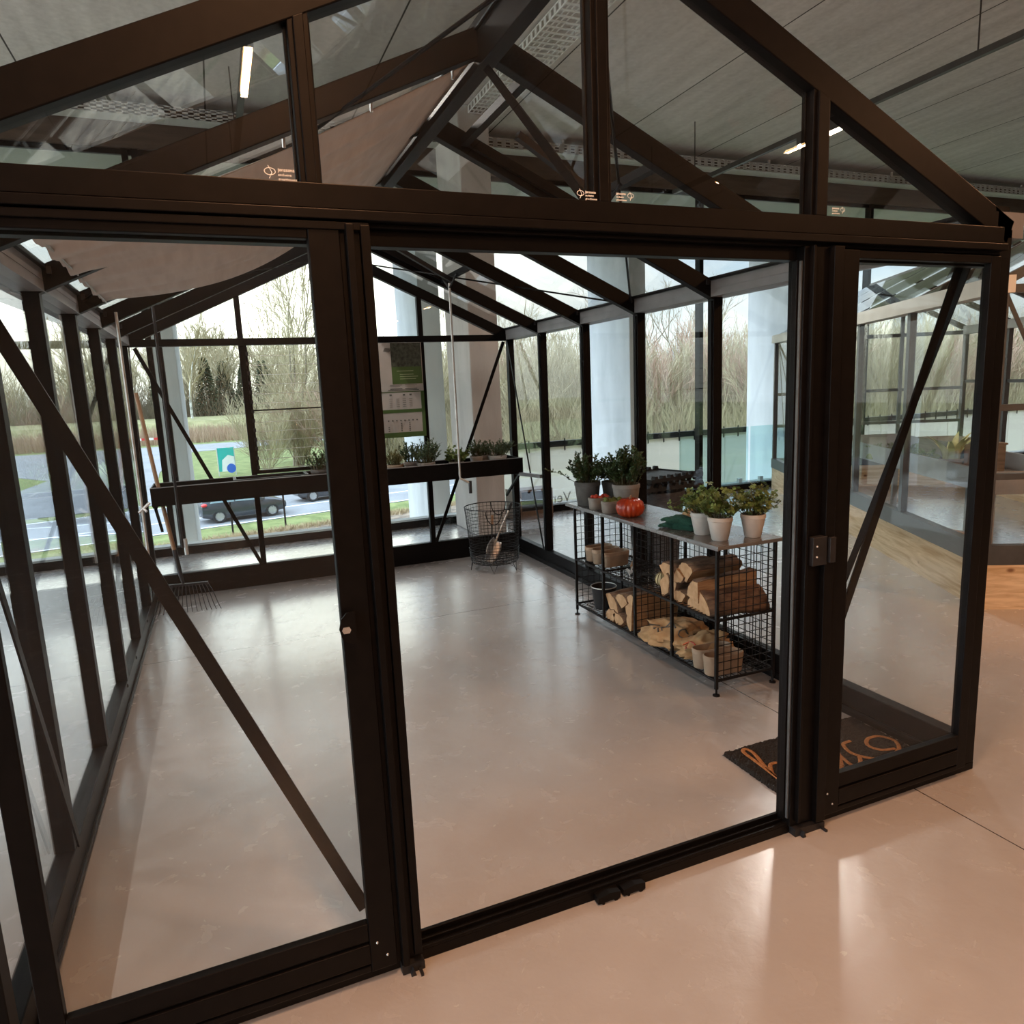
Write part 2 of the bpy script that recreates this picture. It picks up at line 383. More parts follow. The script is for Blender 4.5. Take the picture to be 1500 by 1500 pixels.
xs = [-9, -6.2, -3.4, -.46, 2.66, 6.1, 9.1, 12.1, 15]
for i in range(8):
    a, b = xs[i], xs[i + 1]
    fr = MB().box(a - .03, a + .03, 6.31, 6.41, .085, 3.97).box(a + .03, b - .03, 6.34, 6.38, 3.92, 3.97)
    if i == 3: fr.box(a - .115, a - .06, 6.32, 6.4, .085, 3.97)
    w = struct('window_%d' % (i + 1), fr, 'black', 'floor-to-ceiling facade window with slim black frame')
    MB().box(a + .03, b - .03, 6.352, 6.366, .085, 3.92).build('glass_pane', 'fglass', w)
# canopy slab outside, carried by the columns
struct('trim_3', MB().box(-14, 20, 6.43, 9.1, 4.0, 4.6), 'soffit', 'grey underside of the canopy outside the glass facade')

# concrete columns outside and the one inside beside the greenhouse
def column(x0, x1, y0, y1, z0, z1, label, m='column'):
    mb = MB().box(x0, x1, y0, y1, z0, z1)
    return tag(mb.build('concrete_column', m, None, bevel=.012), label, 'column', 'concrete columns along the glass facade')
for x, l in ((-.645, 'pale concrete column outside the glass, seen behind the leaning rake'), (2.56, 'pale concrete column outside the glass, right behind the poster'),
             (5.72, 'wide pale blue-grey concrete column outside, behind the shrubs on the rack'), (8.95, 'wide pale concrete column outside, behind the second greenhouse corner')):
    column(x, x + .285, 7.5, 8.75, -4.7, 4.0, l)
column(2.5, 2.83, 5.42, 6.2, 0, 4.35, 'brownish concrete column indoors, behind the corner with the wire basket', 'columnshade')

# low brown cabinet by the facade, behind the wire basket
cb = thing('low_cabinet', 'low brown cabinet with dark glass front and pale knob beside the indoor column', 'cabinet', (3.42, 6.12, 0))
MB().box(3.16, 3.68, 6.0, 6.25, 0, .10).box(3.16, 3.27, 6.0, 6.25, .10, .36).box(3.60, 3.68, 6.0, 6.25, .10, .36).box(3.27, 3.60, 6.0, 6.25, .335, .36).box(3.27, 3.60, 6.2, 6.25, .10, .335).build('body', 'brownwood', cb, world=True, bevel=.003)
MB().box(3.27, 3.60, 6.02, 6.03, .10, .335).box(3.43, 3.445, 6.01, 6.02, .10, .335).build('glass_front', 'blackin', cb, world=True)
MB().ball((3.235, 5.985, .25), .02, 12, 8).build('knob', 'creamgut', cb, world=True, smooth=60)

# lettering stuck on the outside of the facade, seen mirrored from indoors
t = text_mesh('window_lettering', 'Veranda', .19, Matrix.Translation((4.12, 6.38, .10)) @ Matrix.Rotation(PI, 4, 'Z') @ Matrix.Rotation(PI / 2, 4, 'X'), 'decal')
tag(t, 'pale mirrored lettering low on the facade glass behind the rack', 'lettering')

# ------------------------------------------------------------------ the black greenhouse
g = thing('greenhouse', 'black aluminium greenhouse with open sliding door, displayed on the showroom floor', 'greenhouse', (1.0, 2.3, 0))
def gp(name, mb, m='black', bevel=0, parent=None, label=None, smooth=None):
    o = mb.build(name, m, parent or g, world=True, bevel=bevel, smooth=smooth)
    if label: o['label'] = label
    return o
XL, XR = -.58, 2.585
YS = [.03, .81, 1.585, 2.36, 3.11, 3.87, 4.59]
zr = lambda x: 2.83 - .455 * abs(x - 1.0)
gp('base_rail', MB().box(XL - .06, XL, .06, 4.62, 0, .14).box(XL - .06, XL + .012, .06, 4.55, .03, .05), 'black', .004)
gp('base_rail', MB().box(XR, XR + .06, .06, 4.62, 0, .14).box(XR - .012, XR, .06, 4.55, .03, .05), 'black', .004)
gp('base_rail', MB().box(XL, XR, 4.56, 4.62, 0, .185), 'black', .004)
gp('sill', MB().box(XL - .06, XR + .06, 0, .055, 0, .032).box(XL, XR, .048, .06, .032, .05).box(XL, XR, 0.0, .008, .032, .042).box(XL, XR, .024, .03, .032, .044), 'black', .002)
for x in (XL - .06, XR):
    gp('corner_post', MB().box(x, x + .06, 0, .06, .032, 2.05), 'black', .003)
    gp('corner_post', MB().box(x, x + .06, 4.56, 4.62, .14, 2.05), 'black', .003)
for y in YS[1:6]:
    gp('wall_post', MB().box(XR, XR + .06, y - .027, y + .027, .14, 2.02).box(XR - .008, XR, y - .016, y + .016, .14, 2.0), 'black', .002)
    gp('wall_post', MB().box(XL - .06, XL, y - .027, y + .027, .14, 2.02), 'black', .002)
for x in (.245, 1.0, 1.755):
    gp('wall_post', MB().box(x - .022, x + .022, 4.565, 4.615, .185, 2.01), 'black', .002)
    gp('gable_mullion', MB().box(x - .022, x + .022, 4.565, 4.615, 2.065, zr(x) - .09), 'black', .002)
gp('tie_beam', MB().box(XL, XR, 4.555, 4.62, 2.01, 2.065), 'black', .002)
for s, x in ((1, XR), (-1, XL)):
    gt = MB()
    a, b = (x - .02, x + .115) if s > 0 else (x - .115, x + .02)
    gt.box(a, b, 0, 4.62, 2.02, 2.058).box(a + .002, b - .002, 0, 4.62, 2.058, 2.0605).box(a, b, 0, 4.62, 2.0605, 2.105)
    gp('gutter_beam', gt, 'gutter')
    gp('eave_rail', MB().box(x - .035, x + .035, 0, 4.62, 2.105, 2.122), 'black')
gp('ridge_beam', MB().box(.972, 1.028, 0, 4.62, 2.685, 2.80).box(.96, 1.04, 0, 4.62, 2.80, 2.83), 'black', .003)
for i, y in enumerate(YS):
    h, w = (.084, .06) if i in (0, 6) else (.088, .05)
    for s, xe in ((1, XR + .05), (-1, XL - .05)):
        o = .048 if i in (0, 6) else .05
        gp('rafter', MB().beam((1.0 + s * .01, y, zr(1.01) - o), (xe, y, zr(xe) - o), w, h), 'black', .003)
        if 0 < i < 6:
            for yy in (y - .03, y + .03):
                MBc = MB().box(xe - s * .095 - .008, xe - s * .095 + .008, yy - .007, yy + .007, 2.085, 2.112)
                gp('clip', MBc, 'blackin')
# front header with its sliding tracks
gp('header_beam', MB().box(XL, XR, -.012, .06, 1.998, 2.052).box(XL, XR, -.03, .06, 1.972, 1.994).box(XL, XR, -.004, .06, 1.962, 1.972).box(XL, XR, .02, .06, 1.925, 1.962).box(XL, .372, -.026, .02, 1.95, 1.968), 'black', .002)
for a, b in ((.230, .277), (.98, 1.033), (1.725, 1.79)):
    x = (a + b) / 2
    gp('gable_mullion', MB().prism([(a, 2.052), (b, 2.052), (b, zr(b) - .07), (x, zr(x) - .07), (a, zr(a) - .07)], .002, .03, 1).prism([(a + .012, 2.052), (b - .012, 2.052), (b - .012, zr(b - .012) - .094), (x, zr(x) - .094), (a + .012, zr(a + .012) - .094)], -.008, .002, 1).prism([(a - .006, 2.052), (b + .006, 2.052), (b + .006, zr(b + .006) - .08), (x, zr(x) - .08), (a - .006, zr(a - .006) - .08)], .03, .045, 1), 'black', .002)
# glass
def pane(mb, parent=None): return gp('glass_pane', mb, 'glass', parent=parent)
for i in range(6):
    y0, y1 = YS[i] + .028, YS[i + 1] - .028
    pane(MB().box(XR + .028, XR + .033, y0, y1, .14, 2.02)); pane(MB().box(XL - .033, XL - .028, y0, y1, .14, 2.02))
    for s, xe in ((1, XR), (-1, XL)):
        a, b = 1.0 + s * .04, xe
        pane(MB().beam(((a), (y0 + y1) / 2, zr(a) - .012), (b, (y0 + y1) / 2, zr(b) - .012), y1 - y0, .005))
bx = [XL, .223, .267, .978, 1.022, 1.733, 1.777, XR]
for i in (0, 2, 4, 6):
    a, b = bx[i], bx[i + 1]
    if i != 2: pane(MB().box(a, b, 4.588, 4.593, .185, 2.01))
    za, zb = zr(a) - .12, zr(b) - .12
    poly = [(a, 2.065), (b, 2.065), (b, max(zb, 2.07)), (a, max(za, 2.07))]
    pane(MB().prism(poly, 4.588, 4.593, 1))
pane(MB().box(.267, .978, 4.588, 4.593, .185, .955))
fx = [XL, .230, .277, .98, 1.033, 1.725, 1.79, XR]
for i in (0, 2, 4, 6):
    a, b = fx[i], fx[i + 1]
    pane(MB().prism([(a, 2.052), (b, 2.052), (b, max(zr(b) - .085, 2.055)), (a, max(zr(a) - .085, 2.055))], .018, .023, 1))
# louvre window in the back wall
lw = gp('louvre_window', MB().box(.267, .287, 4.56, 4.6, .955, 2.01).box(.958, .978, 4.56, 4.6, .955, 2.01).box(.287, .958, 4.56, 4.6, .955, .985).box(.287, .958, 4.575, 4.585, 1.475, 1.487), 'black', 0)
for k in range(13):
    z = .995 + k * .0775
    sl = MB().beam((.29, 4.575, z + .04), (.955, 4.575, z + .04), .005, .086, (0, .22, 1))
    gp('louvre_slat', sl, 'glass', parent=lw)
    gp('slat_clip', MB().box(.272, .292, 4.545, 4.575, z + .0, z + .03), 'blackin', parent=lw)
    gp('slat_edge', MB().box(.292, .955, 4.583, 4.588, z - .002, z + .002), 'creamgut', parent=lw)
# braces: flat bars in the walls, rods in the roof
def brace(p, q, w=.034, th=.006, up=(0, 1, 0)): gp('brace', MB().beam(p, q, th, w, up) if False else MB().beam(p, q, w, th, up), 'black')
brace((.24, .075, .16), (-.53, .075, 2.05)); brace((1.765, .075, .16), (2.535, .075, 2.05))
brace((.225, 4.55, .19), (-.53, 4.55, 2.0), .03); brace((1.775, 4.55, .19), (2.535, 4.55, 2.0), .03)
for x in (XR - .014, XL + .014):
    brace((x, .785, .16), (x, .075, 2.02), .03, .006, (1, 0, 0)); brace((x, 3.89, .15), (x, 4.55, 2.02), .02, .006, (1, 0, 0))
for s, xe in ((1, XR - .03), (-1, XL + .03)):
    for yr in (.06, 4.56):
        gp('roof_rod', MB().tube([(1.0 + s * .03, yr, 2.70), (xe, 2.36, 2.075)], .0065, 6), 'black')
gp('brace', MB().beam((1.0, .80, 2.70), (.985, .05, 2.065), .03, .006, (1, 0, 0)), 'black')
# roof vents with their cranks
for (x0, x1, y0, y1) in ((1.18, 1.76, 3.145, 3.835), (1.18, 1.745, .845, 1.555)):
    vt = gp('roof_vent', MB().beam((x1, y0, zr(x1) - .055), (x1, y1, zr(x1) - .055), .04, .035).beam((x0, y0, zr(x0) - .055), (x0, y1, zr(x0) - .055), .035, .035)
            .beam((x0, y0 + .012, zr(x0) - .05), (x1, y0 + .012, zr(x1) - .05), .024, .03).beam((x0, y1 - .012, zr(x0) - .05), (x1, y1 - .012, zr(x1) - .05), .024, .03), 'black')
    gp('vent_opener', MB().beam((x0 + .1, y0 + .33, zr(x0 + .1) - .09), (x1 - .02, y0 + .40, zr(x1) - .10), .03, .03).tube([(x1 - .05, y0 + .2, zr(x1) - .08), (x1 - .06, y0 + .36, zr(x1) - .16), (x1 - .05, y0 + .52, zr(x1) - .08)], .008, 6), 'blackin', parent=vt)
cr = gp('crank_rod', MB().tube([(1.70, 3.5, 2.36), (1.70, 3.5, .92)], .0085, 8), 'alu')
gp('crank_arm', MB().tube([(1.70, 3.5, .925), (1.70, 3.5, .90), (1.78, 3.5, .855)], .008, 8), 'alu', parent=cr)
gp('crank_grip', MB().tube([(1.78, 3.5, .872), (1.78, 3.5, .775)], .013, 10), 'blackin', parent=cr)
cr = gp('crank_rod', MB().tube([(-.305, 3.5, 2.2), (-.305, 3.5, .60)], .0085, 8), 'blackin')
gp('crank_grip', MB().tube([(-.285, 3.5, .66), (-.285, 3.5, .55)], .013, 10), 'alu', parent=cr)
cr = gp('crank_rod', MB().tube([(-.47, 3.0, 2.1), (-.47, 3.0, .66)], .0085, 8), 'alu')
gp('rod_clamp', MB().tube([(-.49, 3.0, .935), (-.46, 3.0, .96), (-.425, 3.0, .99)], .009, 8).tube([(-.47, 3.0, .965), (-.445, 2.98, .94)], .007, 6), 'steel', parent=cr)
# fixings along the low rails
for y in (2.3, 2.75, 3.5): gp('bolt_cap', MB().ball((XL - .004, y, .125), .012, 8, 6), 'blackin')
# sliding doors
for side in (0, 1):
    if side == 0: xg0, xg1, a, b, c, d = -.47, .232, .232, .303, .303, .372
    else: xg0, xg1, a, b, c, d = 1.905, 2.52, 1.83, 1.905, 1.692, 1.83
    fr = MB().box(a, b, -.022, .012, .036, 1.955)
    lo, hi = (.18, .036)
    x0, x1 = xg0, xg1
    fr.box(x0, x1, -.018, .008, .128, lo).box(x0, x1, -.012, .004, .12, .128).box(x0, x1, -.022, .012, .062, .12).box(x0, x1, -.014, .006, .054, .062).box(x0, x1, -.020, .01, .036, .054)
    fr.box(x0, x1, -.018, .008, 1.93, 1.955)
    fr.box(x0 - .05, x0, -.018, .008, .036, 1.955) if side == 0 else fr.box(x1, x1 + .05, -.018, .008, .036, 1.955)
    dp = gp('sliding_door', fr, 'black', .0025)
    pane(MB().box(x0, x1, -.006, -.001, .18, 1.93), parent=dp)
    js = MB().box(c, d, -.012, .055, .032, 1.962)
    if side == 0: js.box(c + .012, c + .03, -.04, -.012, .032, 1.962).box(d - .022, d, -.03, -.012, .05, 1.962).box(d, d + .006, .01, .03, .05, 1.925)
    else: js.box(c - .006, c, .012, .034, .05, 1.925).box(c + .02, c + .03, -.03, -.012, .05, 1.962).box(1.79, 1.83, -.034, -.012, .032, 1.962)
    gp('jamb', js, 'black', .002)
    gp('edge_strip', MB().box(*((d + .0, d + .004) if side == 0 else (c - .004, c + .0)), -.004, .006, .06, 1.92), 'anth', parent=dp)
    for sx in (a + .02, a + .045): gp('screw', MB().ball((sx, -.0225, .12 if sx < a + .03 else .075), .004, 8, 4), 'steel', parent=dp)
    if side == 0:
        hd = MB().prism([(.262, .975), (.262, 1.055), (.242, 1.055), (.228, 1.04), (.222, 1.015), (.228, .99), (.242, .975)], -.046, -.040, 1).box(.248, .262, -.042, -.022, .98, 1.05)
        gp('door_handle', hd, 'black', parent=dp, smooth=30)
        gp('finger_hole', MB().prism([(.228, 1.012), (.232, 1.004), (.246, 1.004), (.25, 1.012), (.246, 1.02), (.232, 1.02)], -.048, -.0455, 1), 'steel', parent=dp)
    else:
        gp('lock_plate', MB().box(1.735, 1.795, -.038, -.012, .965, 1.06).box(1.80, 1.825, -.046, -.034, .97, 1.055), 'blackin', .002, parent=dp)
        for z in (.995, 1.03): gp('screw', MB().ball((1.75, -.039, z), .004, 8, 4), 'steel', parent=dp)
    gp('track_foot', MB().prism([(c + .01, .0), (d + .004, 0), (d + .004, .022), (c + .01, .03)], -.03, 0, 1).box(d - .014, d - .006, -.055, -.03, 0, .008).prism([(c + .03, 0), (c + .045, 0), (c + .038, .02)], -.045, -.03, 1), 'blackin')
ct = MB()
for x0 in (.925, 1.015):
    ct.prism([(x0, .006), (x0 + .015, .006), (x0 + .015, 0), (x0 + .022, 0), (x0 + .022, .007), (x0 + .058, .007), (x0 + .058, 0), (x0 + .066, 0), (x0 + .078, .008), (x0 + .078, .028), (x0 + .04, .033), (x0, .026)], -.03, 0, 1)
gp('door_catch', ct, 'black')
# small white maker's stickers in the pane corners
def sticker(x, z, s=1., flip=False):
    mb = MB()
    cx = x + (.052 if flip else 0) * s
    pts = [(cx + math.cos(a) * .011 * s, -.0075, z + .008 * s + math.sin(a) * .007 * s) for a in [k * PI / 9 for k in range(19)]]
    mb.tube(pts, .0008 * s, 4)
    mb.tube([(cx - .002 * s, -.0075, z - .006 * s), (cx + .004 * s, -.0075, z + .006 * s), (cx - .003 * s, -.0075, z + .02 * s)], .0008 * s, 4)
    o = gp('maker_sticker', mb, 'white')
    for k, tx in enumerate(('janssens', 'exclusive', 'greenhouses')):
        q = text_mesh('sticker_text', tx, .0105 * s if k == 0 else .0075 * s, Matrix.Translation((x - g.location.x + (.0 if flip else .016) * s, -.0072 - g.location.y, z + .009 * s - k * .0088 * s)) @ Matrix.Rotation(PI / 2, 4, 'X'), 'white', g)
        q.parent = o
for a in ((.165, 2.062, 1.05), (.185, .150, .85), (.935, 2.062, .9)): sticker(*a)
sticker(1.042, 2.064, .85, True); sticker(1.80, 2.066, .8, True)

# shade cloth slung under the left roof slope
v = []; f = []; nu, nv = 26, 90
for j in range(nv + 1):
    for i in range(nu + 1):
        u, w = i / nu, j / nv
        x = .966 - u * 1.42; y = .86 + w * 1.47
        ph = u * 9 + w * 3.0
        sag = .06 + .16 * math.sin(PI * min(1, u * 1.02)) * (.25 + .75 * w) + (.007 * math.sin(w * 31 - u * 5) + .005 * math.sin(w * 52 + u * 4) + .003 * math.sin(w * 83 - u * 7)) * min(1, u * 4)
        v.append((x, y, zr(x) - sag - .03))
for j in range(nv):
    for i in range(nu):
        a = j * (nu + 1) + i; f.append((a, a + 1, a + nu + 2, a + nu + 1))
sh = thing('shade_cloth', 'beige shade cloth slung under the left roof slope of the black greenhouse', 'shade cloth', (.25, 1.6, 2.3))
fb = MB().add(v, f).build('fabric', 'cloth', sh, world=True, smooth=60)
so = fb.modifiers.new('thickness', 'SOLIDIFY'); so.thickness = .003
for x in (.93, -.44):
    MB().tube([(x, .84, zr(x) - .085), (x, 2.36, zr(x) - .10)], .004, 6).build('cable', 'alu', sh, world=True)
for k in range(5):
    x = .9 - k * .3
    for y in (.85, 2.345):
        MB().tube([(x, y, zr(x) - .05), (x, y + (.012 if y < 1 else -.012), zr(x) - .12)], .006, 6).build('hook', 'steel', sh, world=True)

# ------------------------------------------------------------------ plants
def leaf(mb, p, d, nrm, L, W):
    d = d.normalized(); s = d.cross(nrm)
    if s.length < 1e-4: s = d.cross(V((1, 0, 0)))
    s.normalize(); up = s.cross(d)
    mb.add([p, p + d * L * .5 + s * W / 2 + up * W * .12, p + d * L, p + d * L * .5 - s * W / 2 + up * W * .12], [(0, 1, 2, 3)])
def rdir(rng, zlo=-1, zhi=1):
    z = rng.uniform(zlo, zhi); a = rng.uniform(0, 2 * PI); r = math.sqrt(max(0, 1 - z * z)); return V((r * math.cos(a), r * math.sin(a), z))
def foliage(seed, base, R0, H, ns, nl, L, W, style='shrub', spread=1., arch=0):
    rng = random.Random(seed); fm = MB(); sm = MB()
    for i in range(ns):
        a = rng.uniform(0, 2 * PI); q = math.sqrt(rng.random()); h = H * (rng.uniform(.55, 1.0) if q < .6 else rng.uniform(.4, .8))
        p0 = V((R0 * .45 * q * math.cos(a), R0 * .45 * q * math.sin(a), base))
        end = V((R0 * spread * q * math.cos(a) * 1.1, R0 * spread * q * math.sin(a) * 1.1, base + h))
        if arch and i < arch: end = V((R0 * 1.9 * math.cos(a + 0), R0 * 1.9 * math.sin(a), base + h * .75))
        mid = (p0 + end) / 2 + V((rng.uniform(-.02, .02), rng.uniform(-.02, .02), h * .12))
        pts = [p0.lerp(mid, t / 3) if t < 3 else mid.lerp(end, (t - 3) / 3) for t in range(7)]
        sm.tube(pts, [.0022 - .0002 * k for k in range(7)], 4, False)
        for k in range(nl):
            t = rng.uniform(.25, 1) * 5.99; j = int(t); p = pts[j].lerp(pts[j + 1], t - j); ax = (pts[j + 1] - pts[j]).normalized()
            if style == 'clover':
                st = p + rdir(rng, .0, .9) * rng.uniform(.012, .035); sm.tube([p, st], .0011, 3, False)
                n = rdir(rng, .35, 1); b = n.cross(rdir(rng)).normalized(); z0 = rng.uniform(.8, 1.25)
                for m in range(3):
                    an = m * 2.09; d = b * math.cos(an) + n.cross(b) * math.sin(an)
                    s = d.cross(n).normalized(); Lz = L * z0
                    fm.add([st, st + d * Lz * .45 + s * W * z0 * .5, st + d * Lz * .95 + s * W * z0 * .38, st + d * Lz * .82 + n * .002, st + d * Lz * .95 - s * W * z0 * .38, st + d * Lz * .45 - s * W * z0 * .5], [(0, 1, 2, 3, 4, 5)])
            elif style == 'needle':
                leaf(fm, p, (ax * 1.0 + rdir(rng) * .8), rdir(rng), L * rng.uniform(.7, 1.2), W)
            else:
                d = (rdir(rng, -.3, .9) + ax * .6); leaf(fm, p, d, rdir(rng, .2, 1), L * rng.uniform(.7, 1.25), W * rng.uniform(.8, 1.2))
    return fm, sm
def pot_prof(r, h, rim=.18, t=.008, taper=.74):
    zr_ = h * (1 - rim)
    return [(.0001, 0), (r * taper - .004, 0), (r * taper, .004), (r * .955, zr_), (r, zr_ + .002), (r, h - .003), (r - .003, h), (r - t, h), (r - t - .002, h * .5), (r * taper - t, .012), (.0001, .012)]
def potted(name, label, cat, loc, r, h, potm, fol, leafm, group=None, taper=.74, rim=.18, rz=0, stretch=0.):
    o = thing(name, label, cat, loc, rz, group)
    MB().lathe(pot_prof(r, h, rim, taper=taper), 28, d=stretch).build('pot', potm, o, smooth=40)
    MB().lathe([(.0001, h * .86 + .004), (r * .5, h * .86 + .003), (r * .92 - .008, h * .86)], 20, d=stretch).build('soil', 'soil', o, smooth=60)
    if fol:
        fm, sm = foliage(*fol[0], **fol[1]); sm.build('stems', 'stem', o); fm.build('foliage', leafm, o)
    return o
def oval_pot(label, loc, rz, group, r=.055, d=.06, h=.10, m='potb', taper=.8):
    o = thing('oval_pot', label, 'pot', loc, rz, group)
    MB().lathe(pot_prof(r, h, .25, .006, taper), 28, d=d).build('pot', m, o, smooth=40)
    return o

# ------------------------------------------------------------------ wire rack with steel top
RX0, RX1, RY = 2.185, 2.545, (1.01, 1.39, 1.765, 2.14, 2.515)
ZT, ZM, ZB = .785, .40, .085
rk = thing('storage_rack', 'long black wire-mesh rack with grey steel top along the right greenhouse wall', 'rack', (2.36, 1.76, 0))
def rp(name, mb, m='wire', **k): return mb.build(name, m, rk, world=True, **k)
rp('tabletop', MB().box(2.145, 2.555, .955, 2.565, ZT - .018, ZT).box(2.14, 2.147, .95, 2.57, ZT - .02, ZT - .003), 'table', bevel=.003)
for y in RY:
    for x in (RX0, RX1):
        p = rp('post', MB().box(x - .0075, x + .0075, y - .0075, y + .0075, .035 if y in (RY[0], RY[-1]) else ZB, ZT - .018))
        if y in (RY[0], RY[-1]):
            MB().tube([(x, y, 0), (x, y, .006)], .018, 12).tube([(x, y, .006), (x, y, .04)], .006, 8).build('foot', 'wire', p, world=True)
def mesh_panel(name, o, u, v_, nu_, nv_, t=.0016, skip=()):
    o, u, v_ = V(o), V(u), V(v_); mb = MB(); n = u.cross(v_).normalized()
    for i in range(nu_ + 1):
        a = o + u * (i / nu_); mb.beam(a, a + v_, t * 2, t * 2, n)
    for j in range(nv_ + 1):
        a = o + v_ * (j / nv_) + n * t * 1.5; mb.beam(a, a + u, t * 2, t * 2, n)
    return rp(name, mb)
Ly = RY[-1] - RY[0]
mesh_panel('back_mesh', (RX1, RY[0], ZB), (0, Ly, 0), (0, 0, ZT - ZB - .03), 34, 15)
for y in (RY[0], RY[-1]): mesh_panel('end_mesh', (RX0, y, ZB), (RX1 - RX0, 0, 0), (0, 0, ZT - ZB - .03), 8, 15)
for y in (RY[2],): mesh_panel('divider_mesh', (RX0, y, ZB), (RX1 - RX0, 0, 0), (0, 0, ZT - ZB - .03), 8, 15)
for z, nm in ((ZM, 'shelf_mesh'), (ZB, 'bottom_mesh')):
    p = mesh_panel(nm, (RX0, RY[0], z), (0, Ly, 0), (RX1 - RX0, 0, 0), 46, 9)
    fr = MB()
    for x in (RX0, RX1): fr.box(x - .007, x + .007, RY[0], RY[-1], z - .012, z - .001)
    for y in (RY if z == ZM else (RY[0], RY[-1])): fr.box(RX0, RX1, y - .006, y + .006, z - .012, z - .001)
    fr.build('shelf_frame', 'wire', p, world=True)

# shrubs on the rack top
G = 'leafy shrubs in grey pots on the rack top'
potted('potted_shrub', 'leafy shrub with a long arching shoot at the far corner of the rack top', 'plant', (2.245, 2.435, ZT), .088, .155, 'potd', ((11, .13, .15, .21, 64, 32, .022, .012), dict(arch=1, spread=.9)), 'leafA', G, taper=.8)
potted('potted_shrub', 'smallest leafy shrub, in the middle pot standing back behind the two others on the rack', 'plant', (2.44, 2.43, ZT), .08, .14, 'potd', ((12, .12, .12, .20, 48, 30, .021, .012), {}), 'leafA', G, taper=.8)
potted('potted_shrub', 'tallest leafy shrub in grey pot behind the red-orange pumpkin', 'plant', (2.40, 2.20, ZT), .09, .15, 'potg', ((13, .13, .145, .27, 84, 34, .023, .0125), dict(arch=2, spread=.85)), 'leafA', G, taper=.8)
o = oval_pot('small buff oval pot filled with red fruits at the far front of the rack top', (2.225, 2.24, ZT), PI / 2 + .15, 'small oval pots on the rack top', .045, .035, .075, 'potg', .85)
mb = MB(); rng = random.Random(4)
for k in range(14): mb.ball((rng.uniform(-.028, .028), rng.uniform(-.058, .058), .068 + rng.uniform(0, .012)), .013, 8, 6)
tag(mb.build('fruits', 'red', o, smooth=60), 'red fruits')
o = oval_pot('small buff oval pot filled with yellow-green moss beside the pumpkin', (2.225, 2.075, ZT), PI / 2 + .15, 'small oval pots on the rack top', .045, .035, .075, 'potg', .85)
mb = MB()
for k in range(22): mb.ball((rng.uniform(-.028, .028), rng.uniform(-.058, .058), .066 + rng.uniform(0, .02)), .015, 7, 5)
tag(mb.build('moss', 'moss', o, smooth=60), 'yellow-green moss')
pk = thing('pumpkin', 'ribbed red-orange glazed pumpkin on the edge of the rack top', 'pumpkin', (2.235, 1.885, ZT))
rib = lambda a, r: r * (1 + .17 * abs(math.sin(a * 8)) ** .6 - .12)
MB().lathe([(.002, .008), (.045, .0), (.072, .018), (.083, .052), (.074, .088), (.05, .108), (.025, .112), (.006, .10)], 96, f=rib).build('body', 'pump', pk, smooth=50)
MB().tube([(0, 0, .10), (.004, 0, .118), (.010, .003, .128)], [.009, .006, .005], 8).build('stalk', 'ashwood', pk, smooth=50)
# gloves and twine
def glove(label, loc, rz, flip):
    o = thing('gardening_glove', label, 'glove', loc, rz, 'green gardening gloves on the rack top'); mb = MB(); s = -1 if flip else 1
    mb.tube([(-.105, 0, .016), (-.06, 0, .018), (-.01, s * .006, .021), (.03, s * .004, .018)], [.034, .033, .036, .032], 12)
    for i, (y, L) in enumerate(((-.034, .060), (-.012, .074), (.012, .078), (.034, .066))):
        mb.tube([(.012, y * .9, .019), (.045, y * 1.05, .022), (.03 + L * .6, y * 1.15, .020), (.03 + L, y * 1.2, .012)], [.0135, .0135, .0125, .008], 10)
    mb.tube([(-.02, -s * .022, .02), (.01, -s * .05, .02), (.035, -s * .062, .014)], [.016, .013, .008], 10)
    for i, p in enumerate(mb.v): p.z = max(.001, p.z * .85)
    mb.build('glove_body', 'glove', o, smooth=60)
    MB().lathe([(.030, -.012), (.036, -.012), (.036, .012), (.030, .012)], 16).xf(Matrix.Translation((-.11, 0, .016)) @ Matrix.Diagonal((1, 1, .45, 1)) @ Matrix.Rotation(PI / 2, 4, 'Y')).build('cuff', 'glove', o, smooth=60)
glove('lower dark green glove of the pair lying flat on the rack top', (2.255, 1.43, ZT), PI * .62, False)
glove('upper dark green glove of the pair, lying across the other on the rack top', (2.25, 1.41, ZT + .034), PI * .55, True)
tw = thing('twine_ball', 'tan ball of twine behind the green gloves on the rack top', 'twine', (2.37, 1.475, ZT))
MB().ball((0, 0, .046), .046, 16, 12).build('ball', 'twine', tw, smooth=60)
mb = MB()
for k in range(9): mb.ring((0, 0, 0), .0455, .003, 28, 5); n0 = len(mb.v) - 28 * 5; mb.xf(Matrix.Translation((0, 0, .046)) @ Matrix.Rotation(k * .7, 4, 'Z') @ Matrix.Rotation(.9 + .25 * (k % 3), 4, 'X'), n0)
mb.build('strands', 'twine', tw, smooth=60)
# clover pots
G = 'clover plants in whitewashed pots on the rack top'
for k, (x, y, l) in enumerate(((2.275, 1.245, 'clover plant in whitewashed pot next to the green gloves'), (2.26, 1.085, 'clover plant in whitewashed pot between two like it, nearest the rack front'), (2.44, 1.055, 'clover plant in whitewashed pot at the near end of the rack, trailing a long shoot'))):
    o = potted('potted_clover', l, 'plant', (x, y, ZT), .062, .118, 'potw', ((40 + k, .10, .085, .16, 24, 9, .019, .0175), dict(style='clover', arch=3 if k == 2 else 1, spread=1.25)), 'leafC', G, taper=.66)

